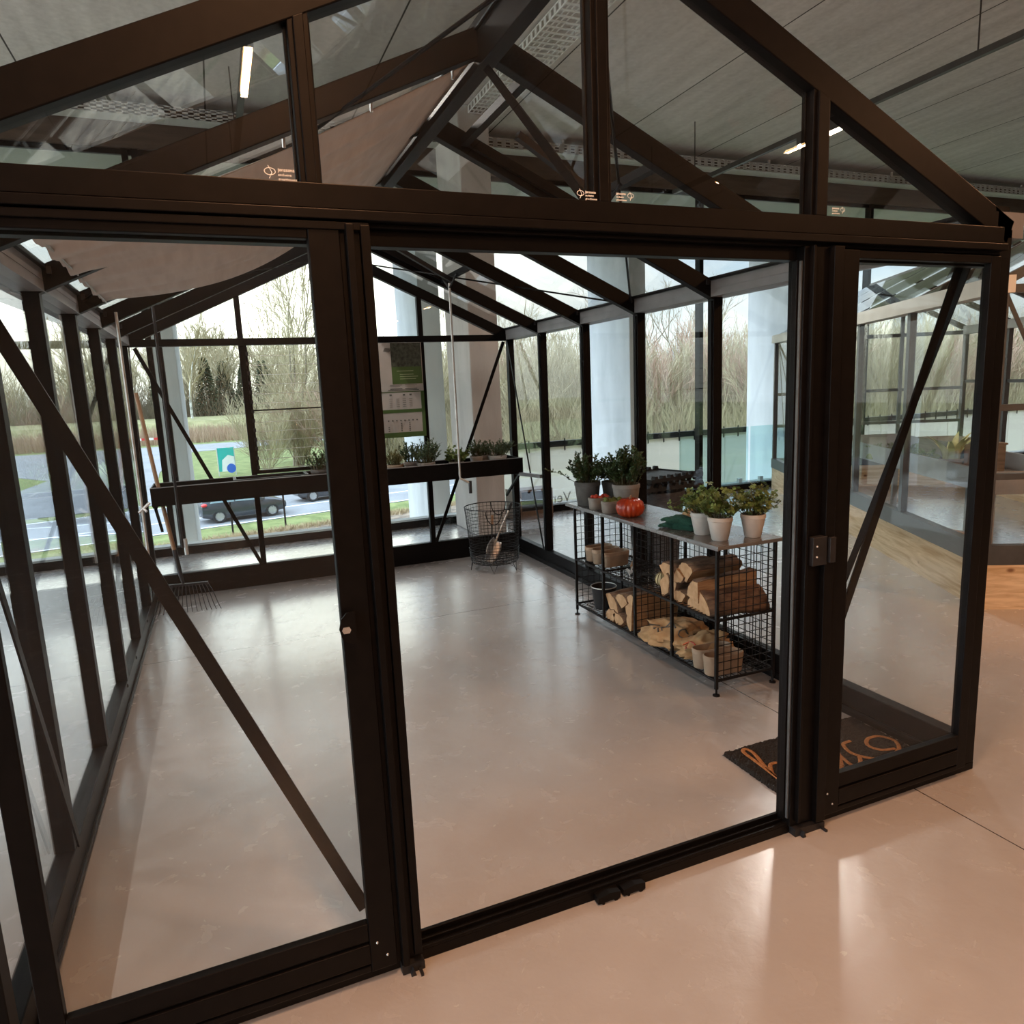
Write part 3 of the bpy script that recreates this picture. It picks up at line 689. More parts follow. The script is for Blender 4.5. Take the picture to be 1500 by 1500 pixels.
# pots, tools, gourds and firewood on the middle shelf
G = 'buff oval pots in a row on the middle shelf'
for (y, x, l) in ((2.40, 2.30, 'farthest of the three empty buff oval pots on the middle shelf'), (2.305, 2.30, 'middle one of the three empty buff oval pots on the middle shelf'), (2.20, 2.31, 'nearest and fullest-seen of the three empty buff oval pots on the middle shelf')):
    oval_pot(l, (x, y, ZM + .003), -PI / 2 + .06, G, .046, .055, .098)
def trowel(label, loc, rz, kind):
    o = thing('hand_tool', label, 'tool', loc, rz, 'hand tools on the middle shelf')
    if kind == 0:
        mb = MB(); n = 10; vs = []; 
        for i in range(n + 1):
            t = i / n; w = .034 * (1 - t ** 3) * (.75 + .25 * math.sin(PI * min(1, t * 2)))
            for j in range(5):
                q = (j - 2) / 2; vs.append((.02 + t * .14, q * w, .012 + .016 * q * q))
        fs = [(i * 5 + j, i * 5 + j + 1, (i + 1) * 5 + j + 1, (i + 1) * 5 + j) for i in range(n) for j in range(4)]
        q = mb.add(vs, fs).build('blade', 'steel', o, smooth=60); sd = q.modifiers.new('thickness', 'SOLIDIFY'); sd.thickness = .002
        MB().tube([(.03, 0, .014), (-.03, 0, .022), (-.06, 0, .022)], .005, 8).build('neck', 'steel', o, smooth=60)
        MB().tube([(-.05, 0, .022), (-.09, 0, .022), (-.15, 0, .022), (-.165, 0, .022)], [.012, .014, .013, .008], 12).build('handle', 'ashwood', o, smooth=60)
    else:
        mb = MB()
        for y in (-.03, 0, .03): mb.tube([(.0, y * .4, .014), (.03, y, .018), (.10, y, .008), (.13, y, .004)], [.004, .004, .0035, .0015], 6)
        mb.tube([(.005, 0, .014), (-.06, 0, .016)], .005, 8); mb.build('tines', 'wire', o, smooth=60)
        MB().tube([(-.05, 0, .016), (-.10, 0, .016), (-.17, 0, .016)], [.012, .014, .012], 12).build('handle', 'wire', o, smooth=60)
trowel('steel hand trowel with a wooden handle lying on the middle shelf', (2.31, 2.0, ZM + .004), -2.2, 0)
trowel('black hand fork lying beside the trowel on the middle shelf', (2.33, 1.83, ZM + .004), 2.1, 1)
def gourd(label, loc, s, rz, tilt):
    o = thing('striped_gourd', label, 'gourd', loc, rz, 'striped gourds on the middle shelf'); o.scale = (s, s, s)
    prof = [(.002, .002), (.024, .003), (.042, .022), (.046, .046), (.036, .072), (.018, .088), (.003, .094)]
    MB().lathe(prof, 40, f=lambda a, r: r * (1 + .04 * math.cos(a * 10))).build('body', 'gourd', o, smooth=60)
    st = MB()
    for k in range(10):
        a = 2 * PI * (k + .5) / 10
        st.tube([((r * 1.0) * math.cos(a), (r * 1.0) * math.sin(a), z) for r, z in prof[1:]], .0032, 5)
    st.build('stripes', 'gourdd', o); MB().tube([(0, 0, .092), (.004, 0, .108)], [.006, .004], 6).build('stalk', 'stem', o)
gourd('striped pale gourd on the middle shelf, standing clear of the firewood', (2.30, 1.655, ZM + .004), .85, 0, 0)
gourd('second striped gourd on the middle shelf, half hidden against the firewood', (2.40, 1.60, ZM + .004), .75, 1, 0)

def log(label, ctr, r, L, kind, roll, group, yaw=0., pitch=0.):
    """a firewood piece lying along x: kind = polygon type"""
    rng = random.Random(int(ctr[1] * 1000 + ctr[2] * 777 + r * 5000)); pts = []; arc = []
    a0, a1 = {'round': (0, 2 * PI), 'half': (0, PI), 'quarter': (0, PI / 2), 'third': (0, 2.1)}[kind]
    nA = 14
    for k in range(nA + (0 if kind == 'round' else 1)):
        a = a0 + (a1 - a0) * k / nA; q = r * (1 + rng.uniform(-.05, .05)); pts.append((q * math.cos(a), q * math.sin(a)))
    arc = list(pts)
    if kind != 'round': pts.append((rng.uniform(-.06, .06) * r, rng.uniform(-.08, .02) * r))
    cx = sum(p[0] for p in pts) / len(pts); cy = sum(p[1] for p in pts) / len(pts)
    c, s = math.cos(roll), math.sin(roll)
    rt = lambda p, k=1.: ((c * (p[0] - cx) - s * (p[1] - cy)) * k, (s * (p[0] - cx) + c * (p[1] - cy)) * k)
    o = thing('firewood_log', label, 'log', ctr, yaw, group)
    o.rotation_euler = (0, pitch, yaw)
    poly = [rt(p) for p in pts]
    mb = MB(); n = len(poly); ns = 6; vs = []
    for i in range(ns + 1):
        x = -L / 2 + L * i / ns; w = rng.uniform(-.004, .004); h = rng.uniform(-.004, .004)
        vs += [(x, p[0] + w, p[1] + h) for p in poly]
    fs = [(i * n + k, i * n + (k + 1) % n, (i + 1) * n + (k + 1) % n, (i + 1) * n + k) for i in range(ns) for k in range(n)]
    mb.add(vs, fs).build('split_wood', 'logw', o)
    for xe, od in ((-L / 2, -1), (L / 2, 1)): MB().add([(xe + od * .001, *p) for p in poly], [tuple(range(n))[::od]]).build('sawn_end', 'logend', o)
    na = len(arc); bv = []
    for i in range(ns + 1):
        x = -L / 2 + .002 + (L - .004) * i / ns
        for k, p in enumerate(arc):
            q = 1.03 + rng.uniform(.01, .045); p2 = (p[0] * q, p[1] * q); y, z = rt(p2); bv.append((x, vs[i * n + k][1] + (y - poly[k][0]), vs[i * n + k][2] + (z - poly[k][1])))
    m2 = na if kind == 'round' else na - 1
    bk = MB().add(bv, [(i * na + k, i * na + (k + 1) % na, (i + 1) * na + (k + 1) % na, (i + 1) * na + k) for i in range(ns) for k in range(m2)])
    q = bk.build('bark', 'bark', o, smooth=60); sd = q.modifiers.new('thickness', 'SOLIDIFY'); sd.thickness = .005; sd.offset = -1
    return o
G = 'split firewood on the middle shelf'
z = ZM
for a in (('split log at the far bottom of the middle-shelf stack, pale end outward', (2.36, 1.475, z + .052), .085, .30, 'third', 2.4, 0, 0),
          ('narrow wedge log in the middle of the bottom row of the middle-shelf stack', (2.36, 1.375, z + .042), .085, .30, 'quarter', .6, .05, 0),
          ('dark barked log at the near bottom of the middle-shelf stack', (2.375, 1.165, z + .045), .115, .34, 'half', -.10, -.13, 0),
          ('squat split log resting on the far end of the middle-shelf stack', (2.36, 1.455, z + .128), .09, .28, 'half', .75, 0, 0),
          ('topmost half-round log with brown bark crowning the middle-shelf stack', (2.37, 1.315, z + .195), .10, .30, 'third', .25, -.10, -.02),
          ('long pale split log leaning on the near side of the middle-shelf stack', (2.37, 1.215, z + .125), .115, .34, 'quarter', .12, -.14, -.08),
          ('small split log tucked under the topmost log of the middle-shelf stack', (2.35, 1.365, z + .115), .075, .28, 'quarter', 3.6, 0, 0)):
    log(a[0], a[1], a[2], a[3], a[4], a[5], G, a[6], a[7])
G = 'split firewood on the bottom shelf'
z = ZB
for a in (('split log standing highest at the far end of the bottom-shelf stack', (2.36, 2.06, z + .135), .10, .31, 'third', 1.1, 0, -.03),
          ('grey-barked log lying on top of the bottom-shelf stack', (2.35, 1.93, z + .185), .085, .31, 'third', .5, -.05, 0),
          ('small triangular log wedged low at the far end of the bottom-shelf stack', (2.35, 2.09, z + .048), .10, .30, 'quarter', .4, 0, 0),
          ('upright wedge log in the middle of the bottom row of the bottom-shelf stack', (2.35, 1.985, z + .048), .095, .30, 'quarter', .9, 0, 0),
          ('broad pale split log in the second row of the bottom-shelf stack', (2.36, 1.855, z + .150), .085, .32, 'half', -1.42, -.06, 0),
          ('wide split log at the near bottom of the bottom-shelf stack, behind the sacks', (2.36, 1.855, z + .055), .06, .32, 'half', -1.5, -.04, 0)):
    log(a[0], a[1], a[2], a[3], a[4], a[5], G, a[6], a[7])
bu = thing('plastic_bucket', 'small black bucket with pale rim on the bottom shelf', 'bucket', (2.285, 2.315, ZB + .003))
MB().lathe([(.0001, 0), (.062, 0), (.085, .15), (.082, .15), (.06, .006), (.0001, .006)], 28).build('body', 'blackin', bu, smooth=40)
tag(MB().ring((0, 0, .151), .085, .0035, 32, 6).build('rim', 'alu', bu, smooth=60), 'pale metal rim')
# burlap sacks
def sack(label, loc, sx, sy, sz, seed, rz, marks, spout):
    o = thing('burlap_sack', label, 'sack', loc, rz, 'crumpled burlap sacks on the bottom shelf'); mb = MB(); n, m = 44, 22; vs = []; off = V((seed * 3.1, seed, 0))
    def S(th, ph):
        d = V((math.cos(th) * math.cos(ph), math.sin(th) * math.cos(ph), math.sin(ph)))
        f1 = noise.noise(d * 1.7 + off); f2 = noise.noise(d * 3.4 + off * 2); f3 = 1 - abs(noise.noise(V((d.x * 2.2, d.y * 2.2, d.z * 2.6)) + off))
        r = 1 + .24 * f1 + .14 * f2 + .36 * (f3 ** 2 - .66)
        z = d.z * sz * r * (1.15 if d.z > 0 else .55)
        return V((d.x * sx * r, d.y * sy * r, max(z, -sz * .42) + sz * .42))
    for j in range(m + 1):
        for i in range(n): vs.append(S(2 * PI * i / n, -PI / 2 + PI * j / m))
    mb.add(vs, [(j * n + i, j * n + (i + 1) % n, (j + 1) * n + (i + 1) % n, (j + 1) * n + i) for j in range(m) for i in range(n)])
    mb.build('sack_body', 'burlap', o, smooth=70)
    if spout:
        a = V(spout); k = MB().tube([a * .8 + V((0, 0, .03)), a + V((0, 0, .05)), a * 1.02 + V((.0, .01, .075)), a * 1.04 + V((.01, .02, .10))], [.03, .018, .03, .042], 12, False); q = k.build('tied_mouth', 'burlap', o, smooth=70)
        sd = q.modifiers.new('thickness', 'SOLIDIFY'); sd.thickness = .003
    for nm, mt, lab, strokes in marks:
        for st, w in strokes:
            pts = [S(th, ph) * 1.0 for th, ph in st]; c = V((0, 0, sz * .42))
            tag(MB().tube([p + (p - c).normalized() * .001 for p in pts], w, 5).build(nm, mt, o, smooth=60), lab)
    return o
arcm = lambda c, r, a0, a1, n=9: [(c[0] + r * math.cos(a0 + (a1 - a0) * k / n), c[1] + r * .8 * math.sin(a0 + (a1 - a0) * k / n)) for k in range(n + 1)]
sack('large crumpled burlap sack with dark printed stripes, bulging over the front of the bottom shelf', (2.305, 1.53, ZB + .004), .175, .20, .085, 3, .1,
     (('print', 'pink', 'dark worn print', [(arcm((3.5, .95), .5, .4, 3.9), .005), (arcm((3.5, .95), .33, .4, 3.6), .004), (arcm((4.3, .75), .25, 0, 5.6), .0045), (((2.9, .75), (2.95, .95), (3.0, 1.1)), .005), (((2.7, .8), (2.72, 1.0)), .005)]),), None)
sack('smaller burlap sack with a red print and gathered mouth, next to the near oval pots', (2.35, 1.305, ZB + .004), .155, .115, .075, 8, -.2,
     (('print', 'pump', 'red worn print', [(arcm((3.6, .6), .22, 0, 5), .005), (((3.2, .5), (3.3, .75)), .005), (((4.1, .45), (4.2, .75)), .005)]),), (.06, -.05, .03))
G = 'buff oval pots at the near end of the bottom shelf'
for (x, y, l) in ((2.285, 1.175, 'empty buff oval pot touching the sacks at the near end of the bottom shelf'), (2.275, 1.07, 'nearest empty buff oval pot on the bottom shelf, by the front leg')):
    oval_pot(l, (x, y, ZB + .004), -PI / 2 - .04, G, .046, .068, .105, 'potb', .82)

# ------------------------------------------------------------------ rake, wire basket, doormat
rkq = thing('garden_rake', 'rake with long wooden handle leaning in the back left corner', 'rake', (-.36, 4.2, 0))
def rk_p(n, mb, m, **k): return mb.build(n, m, rkq, world=True, **k)
rk_p('handle', MB().tube([(-.41, 4.30, .40), (-.475, 4.40, .9), (-.555, 4.50, 1.66)], .0155, 12), 'ashwood', smooth=60)
rk_p('ferrule', MB().tube([(-.377, 4.25, .17), (-.39, 4.27, .24), (-.414, 4.305, .44)], [.010, .0165, .0185], 12), 'blackin', smooth=60)
ha, hb = V((-.545, 4.28, .165)), V((-.20, 4.22, .165))
hd = MB().beam(ha, hb, .028, .02)
rk_p('head_bar', hd, 'blackin')
for k in range(16):
    t = k / 15; p = ha.lerp(hb, t); fan = (t - .5) * .16
    rk_p('tine', MB().tube([p, p + V((fan * .35, -.10, -.03)), p + V((fan * .8, -.225, -.12)), p + V((fan, -.245, -.158))], [.0035, .003, .003, .0025], 5), 'wire', smooth=60)
bk = thing('wire_basket', 'tall round black wire basket on thin legs in the back right corner', 'basket', (2.15, 4.02, 0))
def cyl_r(z): return .203 + (z - .075) / .49 * .044
bm = MB()
for k in range(44):
    a = 2 * PI * k / 44; bm.tube([(cyl_r(z) * math.cos(a), cyl_r(z) * math.sin(a), z) for z in (.075, .56)], .0016, 4, False)
for j in range(17):
    z = .075 + .485 * j / 16; bm.ring((0, 0, z), cyl_r(z), .0016, 40, 4)
for j in range(6): bm.ring((0, 0, .09 + j * .022), cyl_r(.09 + j * .022) + .006, .0028, 36, 4)
bm.build('mesh_body', 'wire', bk)
MB().ring((0, 0, .562), cyl_r(.562), .0045, 48, 6).build('top_rim', 'wire', bk, smooth=60)
bb = MB(); 
for k in range(-5, 6):
    d = k * .036; w = math.sqrt(max(0, .2 ** 2 - d * d)); bb.tube([(-w, d, .076), (w, d, .076)], .0018, 4).tube([(d, -w, .078), (d, w, .078)], .0018, 4)
for r in (.07, .14, .203): bb.ring((0, 0, .077), r, .0022, 40, 4)
bb.build('base_mesh', 'wire', bk)
for a in (-.9, 1.2, 2.9, 4.3):
    p = V((math.cos(a), math.sin(a), 0)); q = V((-p.y, p.x, 0))
    MB().tube([p * .2 + q * .03 + V((0, 0, .075)), p * .215 + V((0, 0, .003)), p * .2 - q * .03 + V((0, 0, .075))], .003, 5).build('leg', 'wire', bk)
for a in (-1.9, 1.0):
    p = V((math.cos(a), math.sin(a), 0)); q = V((-p.y, p.x, 0)); R1 = .25
    MB().tube([p * R1 + q * (.068 * math.cos(t)) + V((0, 0, .555 - .115 * math.sin(t) )) for t in [PI * i / 12 for i in range(13)]], .0045, 6).build('handle', 'wire', bk, smooth=60)
sv = thing('garden_shovel', 'small shovel with shiny steel blade standing in the wire basket', 'shovel', (2.12, 3.98, .08))
def sv_p(n, mb, m, **k): return mb.build(n, m, sv, world=True, **k)
vs = []; n = 12; d0 = V((2.045, 3.93, .095)); d1 = V((2.17, 4.02, .255)); ax = (d1 - d0); sd_ = ax.cross(V((.3, -1, .2))).normalized(); up = sd_.cross(ax).normalized()
for i in range(n + 1):
    t = i / n; w = .075 * math.sin(PI * min(1, .16 + t * .62)) 
    for j in range(7):
        q = (j - 3) / 3; vs.append(d0 + ax * t + sd_ * q * w + up * (.025 * q * q))
q = MB().add(vs, [(i * 7 + j, i * 7 + j + 1, (i + 1) * 7 + j + 1, (i + 1) * 7 + j) for i in range(n) for j in range(6)])
q = sv_p('blade', q, 'steel', smooth=60); md = q.modifiers.new('thickness', 'SOLIDIFY'); md.thickness = .003
sv_p('shaft', MB().tube([d0 + ax * .85, d1 + ax * .12, (2.345, 4.07, .545)], [.010, .009, .009], 8), 'alu', smooth=60)
sv_p('grip', MB().tube([(2.318, 4.062, .50), (2.352, 4.072, .558)], .013, 10), 'blackin', smooth=60)
sp = thing('hand_fork', 'slim tool with brown handle standing upright in the wire basket', 'tool', (2.13, 4.0, .08))
MB().tube([(2.135, 4.01, .40), (2.14, 4.012, .485)], .014, 10).build('handle', 'ashwood', sp, world=True, smooth=60)
MB().tube([(2.11, 3.99, .10), (2.135, 4.01, .40)], .006, 8).build('shaft', 'wire', sp, world=True, smooth=60)
fk = MB()
for s in (-.03, 0, .03): fk.tube([(2.11 + s * .6, 3.99, .17), (2.11 + s, 3.99, .15), (2.108 + s, 3.985, .082)], .004, 6)
fk.build('tines', 'steel', sp, world=True, smooth=60)

dm = thing('doormat', 'black coir doormat with orange-brown script lettering inside the right door', 'doormat', (2.20, .33, 0), .0)
mb = MB(); rng = random.Random(9); nx, ny = 90, 54; vs = []
for j in range(ny + 1):
    for i in range(nx + 1):
        e = 1 if 0 < i < nx and 0 < j < ny else 0
        vs.append((-.365 + .73 * i / nx + rng.uniform(-.003, .003), -.195 + .39 * j / ny + rng.uniform(-.003, .003), (.016 + rng.uniform(-.0035, .0045)) * e + .002))
mb.add(vs, [(j * (nx + 1) + i, j * (nx + 1) + i + 1, (j + 1) * (nx + 1) + i + 1, (j + 1) * (nx + 1) + i) for j in range(ny) for i in range(nx)])
mb.build('mat_body', 'coir', dm)
def spl(ps, n=10):
    ps = [V((*p, 0)) for p in ps]; out = []
    for i in range(len(ps) - 1):
        p0 = ps[max(i - 1, 0)]; p1 = ps[i]; p2 = ps[i + 1]; p3 = ps[min(i + 2, len(ps) - 1)]
        for k in range(n):
            t = k / n; out.append(.5 * ((2 * p1) + (p2 - p0) * t + (2 * p0 - 5 * p1 + 4 * p2 - p3) * t * t + (3 * p1 - p0 - 3 * p2 + p3) * t ** 3))
    return out + [ps[-1]]
script = [  # cursive strokes, metres from the mat centre
    [(-.315, -.12), (-.298, 0), (-.262, .12), (-.268, .165), (-.292, .15), (-.298, .08), (-.305, -.02), (-.315, -.125)],
    [(-.302, -.03), (-.265, .02), (-.23, .02), (-.215, -.02), (-.22, -.09), (-.20, -.12), (-.17, -.09)],
    [(-.17, -.09), (-.11, -.02), (-.12, .02), (-.155, 0), (-.16, -.07), (-.125, -.12), (-.08, -.08)],
    [(-.08, -.08), (-.015, .06), (.005, .14), (-.02, .155), (-.045, .08), (-.06, -.05), (-.05, -.13), (0, -.09)],
    [(0, -.09), (.07, 0), (.125, .09), (.13, .15), (.10, .14), (.06, .02), (.02, -.12), (.06, -.13), (.10, -.09)],
    [(.17, .02), (.12, .01), (.095, -.06), (.14, -.13), (.21, -.14), (.29, -.12), (.335, -.06), (.31, -.005), (.25, 0), (.205, -.04), (.22, -.09), (.28, -.11)]]
lt = MB()
for st in script: lt.tube([V((p.x, p.y, .021)) for p in spl(st)], .0085, 6)
for p in lt.v: p.z = .021 + (p.z - .021) * .35
tag(lt.build('lettering', 'coirp', dm, smooth=60), 'orange-brown script reading hello')

# ------------------------------------------------------------------ planter shelf along the back wall and what stands on it
ps = thing('planter_shelf', 'long black trough shelf hung along the back greenhouse wall', 'shelf', (1.0, 4.37, .8))
MB().box(-.52, 2.53, 4.19, 4.2, .805, .945).box(-.52, 2.53, 4.545, 4.555, .805, .945).box(-.52, -.51, 4.2, 4.545, .805, .945).box(2.52, 2.53, 4.2, 4.545, .805, .945).box(-.51, 2.52, 4.2, 4.545, .805, .845).build('trough', 'black', ps, world=True)
tag(MB().box(-.52, 2.53, 4.186, 4.204, .944, .949).box(-.52, 2.53, 4.541, 4.553, .944, .949).build('rim', 'gutter', ps, world=True), 'lighter grey metal rim')
for x in (-.50, 1.0, 2.50): MB().beam((x, 4.2, .80), (x, 4.55, .80), .03, .02).beam((x, 4.22, .79), (x, 4.55, .56), .02, .02).build('bracket', 'black', ps, world=True)
MB().beam((2.50, 4.2, .80), (2.575, 3.89, .80), .03, .03).build('side_bracket', 'gutter', ps, world=True)
zt = .845
tr = thing('seed_tray', 'flat black seed tray lying in the trough left of the rosemary', 'tray', (.36, 4.37, zt))
MB().box(-.28, .28, -.12, .12, 0, .012).box(-.28, .28, -.12, -.11, .012, .1).box(-.28, .28, .11, .12, .012, .1).box(-.28, -.27, -.11, .11, .012, .1).box(.27, .28, -.11, .11, .012, .1).build('tray_body', 'blackin', tr)
MB().box(-.29, .29, -.13, -.105, .1, .108).box(-.29, .29, .105, .13, .1, .108).box(-.29, -.265, -.105, .105, .1, .108).box(.265, .29, -.105, .105, .1, .108).build('tray_rim', 'blackin', tr)
G = 'potted herbs in the trough shelf'
potted('potted_herb', 'dark needle-leaved herb at the left of the trough, seen through the sliding door glass', 'plant', (.76, 4.36, zt), .085, .13, 'potd', ((61, .11, .11, .18, 40, 26, .02, .008), {}), 'leafA', G)
potted('potted_herb', 'small yellowish feathery herb beside the door jamb on the trough', 'plant', (1.385, 4.33, zt), .075, .12, 'potb', ((62, .10, .085, .15, 60, 40, .018, .0035), dict(style='needle')), 'leafD', G)
potted('potted_herb', 'bushy green herb behind, left of the big round one on the trough', 'plant', (1.56, 4.45, zt), .07, .12, 'potg', ((63, .10, .10, .20, 40, 30, .019, .008), {}), 'leafA', G)
potted('potted_herb', 'big round bushy herb in a clay pot on the trough below the poster', 'plant', (1.655, 4.30, zt), .08, .12, 'potg', ((64, .10, .135, .23, 70, 32, .02, .008), {}), 'leafB', G)
potted('potted_herb', 'low broad-leaved herb with mottled leaves behind the crank rod on the trough', 'plant', (1.94, 4.32, zt), .07, .10, 'potg', ((65, .08, .11, .15, 26, 10, .034, .026), {}), 'leafC', G)
potted('potted_herb', 'thyme in pale pot, leftmost of three crowded at the right end of the trough', 'plant', (2.16, 4.40, zt), .06, .13, 'potw', ((66, .11, .10, .17, 46, 30, .014, .007), {}), 'leafB', G)
potted('potted_herb', 'thyme in pale pot, middle of three crowded at the right end of the trough', 'plant', (2.25, 4.46, zt), .06, .13, 'potw', ((67, .11, .09, .15, 40, 28, .014, .007), {}), 'leafB', G)
potted('potted_herb', 'thyme in wide pale pot at the right end of the trough, sprawling outward', 'plant', (2.34, 4.33, zt), .085, .13, 'potw', ((68, .11, .15, .18, 70, 34, .015, .007), dict(arch=2)), 'leafB', G)

# poster on the back wall
po = thing('poster', 'tall green and white planting poster hung on the back glass wall', 'poster', (1.52, 4.55, 1.6))
def pq(n, boxes, m, lab=None, y=4.545):
    mb = MB()
    for (a, b, c, d) in boxes: mb.box(a, b, y - .0012, y, c, d)
    return tag(mb.build(n, m, po, world=True), lab)
pq('sheet', [(1.29, 1.745, 1.18, 2.008)], 'paper', 'pale paper sheet', 4.5535)
pq('photo_panel', [(1.466, 1.738, 1.80, 2.006)], 'pphoto', 'dark planting photograph', 4.5505)
pq('green_panel', [(1.466, 1.738, 1.65, 1.80)], 'pgreen', 'green panel with pale lines', 4.5505)
pq('pale_lines', [(1.51, 1.66, 1.76, 1.766), (1.535, 1.66, 1.731, 1.736), (1.535, 1.70, 1.712, 1.717), (1.535, 1.68, 1.692, 1.697)], 'plight', None, 4.549)
pq('green_border', [(1.715, 1.745, 1.18, 1.583), (1.29, 1.715, 1.18, 1.225), (1.29, 1.715, 1.398, 1.428), (1.29, 1.745, 1.578, 1.585)], 'pgreen', 'green border bands', 4.5505)
tb = [(1.42, 1.70, 1.59 + .004, 1.592 + .008)]
for c in (1.44, 1.575): tb += [(c, c + .11, 1.605, 1.612), (c, c + .09, 1.628, 1.631), (c, c + .11, 1.64, 1.643)]
for i, x in enumerate((1.43, 1.49, 1.55, 1.61)):
    if i != 1: tb.append((x, x + .02, 1.548, 1.563))
    for k in range(5): tb.append((x - .005, x + .025, 1.452 + k * .017, 1.4545 + k * .017))
for k in range(8): tb.append((1.40 + k * .037, 1.412 + k * .037, 1.325, 1.336))
for x, n in ((1.40, 3), (1.515, 5), (1.59, 5)):
    for k in range(n): tb.append((x, x + .012, 1.236 + k * .016, 1.244 + k * .016))
pq('print', tb, 'pink', 'dark table print', 4.549)
lg = MB()
for k in range(5): lg.beam((1.405 + k * .011, 4.5495, 1.935 - k * .002), (1.425 + k * .011, 4.5495, 1.965 - k * .002), .006, .001, (0, 1, 0))
lg.build('corner_emblem', 'pink', po, world=True)

# charcoal tub with black plug trays, outside the greenhouse wall behind the rack
tb = thing('storage_tub', 'charcoal ribbed tub standing on the showroom floor behind the rack', 'tub', (3.42, 3.40, 0))
MB().lathe([(.0001, .0), (.19, 0), (.24, .62), (.25, .62), (.25, .66), (.235, .66), (.185, .02), (.0001, .02)], 40, f=lambda a, r: r * (1 + .012 * math.cos(a * 20))).build('body', 'basketg', tb, smooth=30)
for s in (-1, 1): MB().tube([(s * .24, -.06, .6), (s * .29, -.05, .62), (s * .29, .05, .62), (s * .24, .06, .6)], .011, 8).build('handle', 'basketg', tb, smooth=60)
G = 'black plug trays stacked on the charcoal tub'
for k, l in enumerate(('lower black plug tray resting on the charcoal tub', 'upper black plug tray with knobbly edge on the charcoal tub')):
    t_ = thing('plug_tray', l, 'tray', (3.42, 3.40, .662 + k * .075), .12 + .1 * k, G); mb = MB().box(-.30, .30, -.25, .25, .04, .05)
    for i in range(8):
        for j in range(6): mb.lathe([(.012, 0), (.018, .002), (.028, .04), (.024, .045), (.014, .01)], 8, (-.26 + i * .0745, -.21 + j * .084, 0))
    mb.build('cells', 'blackin', t_)
    rm = MB().box(-.31, .31, -.26, -.25, .03, .06).box(-.31, .31, .25, .26, .03, .06).box(-.31, -.30, -.25, .25, .03, .06).box(.30, .31, -.25, .25, .03, .06)
    for i in range(7):
        for y in (-.255, .255): rm.prism([(-.27 + i * .09 - .022, .06), (-.27 + i * .09 + .022, .06), (-.27 + i * .09 + .014, .085), (-.27 + i * .09 - .014, .085)], y - .02, y + .02, 1)
    rm.build('rim', 'blackin', t_)

# ------------------------------------------------------------------ second greenhouse on a pine base
h = thing('greenhouse', 'second smaller greenhouse on a pine-board base with cream gutter, at right', 'greenhouse', (7.228, 6.185, 0), math.radians(-28.9))
def hp(name, mb, m='anth', lab=None, parent=None, **k): return tag(mb.build(name, m, parent or h, **k), lab)
W2, L2 = 2.5, -5.6
hp('base_wall', MB().box(0, .05, L2, 0, 0, .30).box(W2 - .05, W2, L2, 0, 0, .30).box(.05, W2 - .05, -.05, 0, 0, .30).box(.05, W2 - .05, L2, L2 + .05, 0, .30), 'pine', 'pale pine boards')
hp('base_rail', MB().box(-.01, .06, L2, .01, .30, .43).box(W2 - .06, W2 + .01, L2, .01, .30, .43).box(.06, W2 - .06, -.06, .01, .30, .43).box(.06, W2 - .06, L2, L2 + .06, .30, .43))
for x in (0, W2 - .05):
    for y in (-.025, -1.05, -2.1, -3.2, -4.3, L2 + .03): hp('wall_post', MB().box(x, x + .05, y - .028, y + .028, .43, 2.02))
    hp('gutter_beam', MB().box(x - .03, x + .08, L2, .02, 2.02, 2.125), 'creamgut', 'cream coloured gutter')
    hp('mid_rail', MB().box(x + .015, x + .035, L2, 0, 1.38, 1.42)) if x else None
zz = lambda x: 2.11 + .62 * (1 - abs(x - W2 / 2) / (W2 / 2))
hp('ridge_beam', MB().box(W2 / 2 - .03, W2 / 2 + .03, L2, 0, 2.66, 2.74))
for y in (-.025, -1.05, -2.1, -3.2, -4.3, L2 + .03):
    for xe in (.02, W2 - .02): hp('rafter', MB().beam((W2 / 2, y, zz(W2 / 2) - .03), (xe, y, zz(xe) - .03), .045, .06))
for y in (-.03, L2 + .03):
    hp('end_frame', MB().box(.05, W2 - .05, y - .02, y + .02, 2.02, 2.07).box(.82, .86, y - .02, y + .02, .43, 2.5).box(1.64, 1.68, y - .02, y + .02, .43, 2.5).box(.05, W2 - .05, y - .018, y + .018, .86, .90).box(.05, W2 - .05, y - .015, y + .015, 1.30, 1.34))
    hp('brace', MB().beam((.06, y + .03, 2.02), (.80, y + .03, .45), .025, .008, (0, 1, 0)))
hp('brace', MB().beam((.045, -.06, 2.0), (.045, -1.0, .88), .02, .006, (1, 0, 0)).beam((.045, -.08, 2.0), (.045, -.55, .45), .012, .006, (1, 0, 0)))
ys = (-.05, -1.02, -2.07, -3.17, -4.27, L2 + .06)
for i in range(5):
    for x in (.022, W2 - .028): hp('glass_pane', MB().box(x, x + .005, ys[i + 1], ys[i] - .03, .43, 2.02), 'glass')
    for xe in (.03, W2 - .03): hp('glass_pane', MB().beam((W2 / 2, (ys[i] + ys[i + 1]) / 2, zz(W2 / 2) + .008), (xe, (ys[i] + ys[i + 1]) / 2, zz(xe) + .008), .95, .005), 'glass')
for y in (-.035, L2 + .03): hp('glass_pane', MB().prism([(.05, .43), (W2 - .05, .43), (W2 - .05, 2.1), (W2 / 2, 2.66), (.05, 2.1)], y - .002, y + .003, 1), 'glass')
RM = Matrix.Translation((7.228, 6.185, 0)) @ Matrix.Rotation(math.radians(-28.9), 4, 'Z')
def at2(x, y, z): return RM @ V((x, y, z))
RZ2 = math.radians(-28.9)
zb = thing('planting_bench', 'grey zinc planting bench inside the second greenhouse', 'bench', at2(.62, -3.3, 0), RZ2)
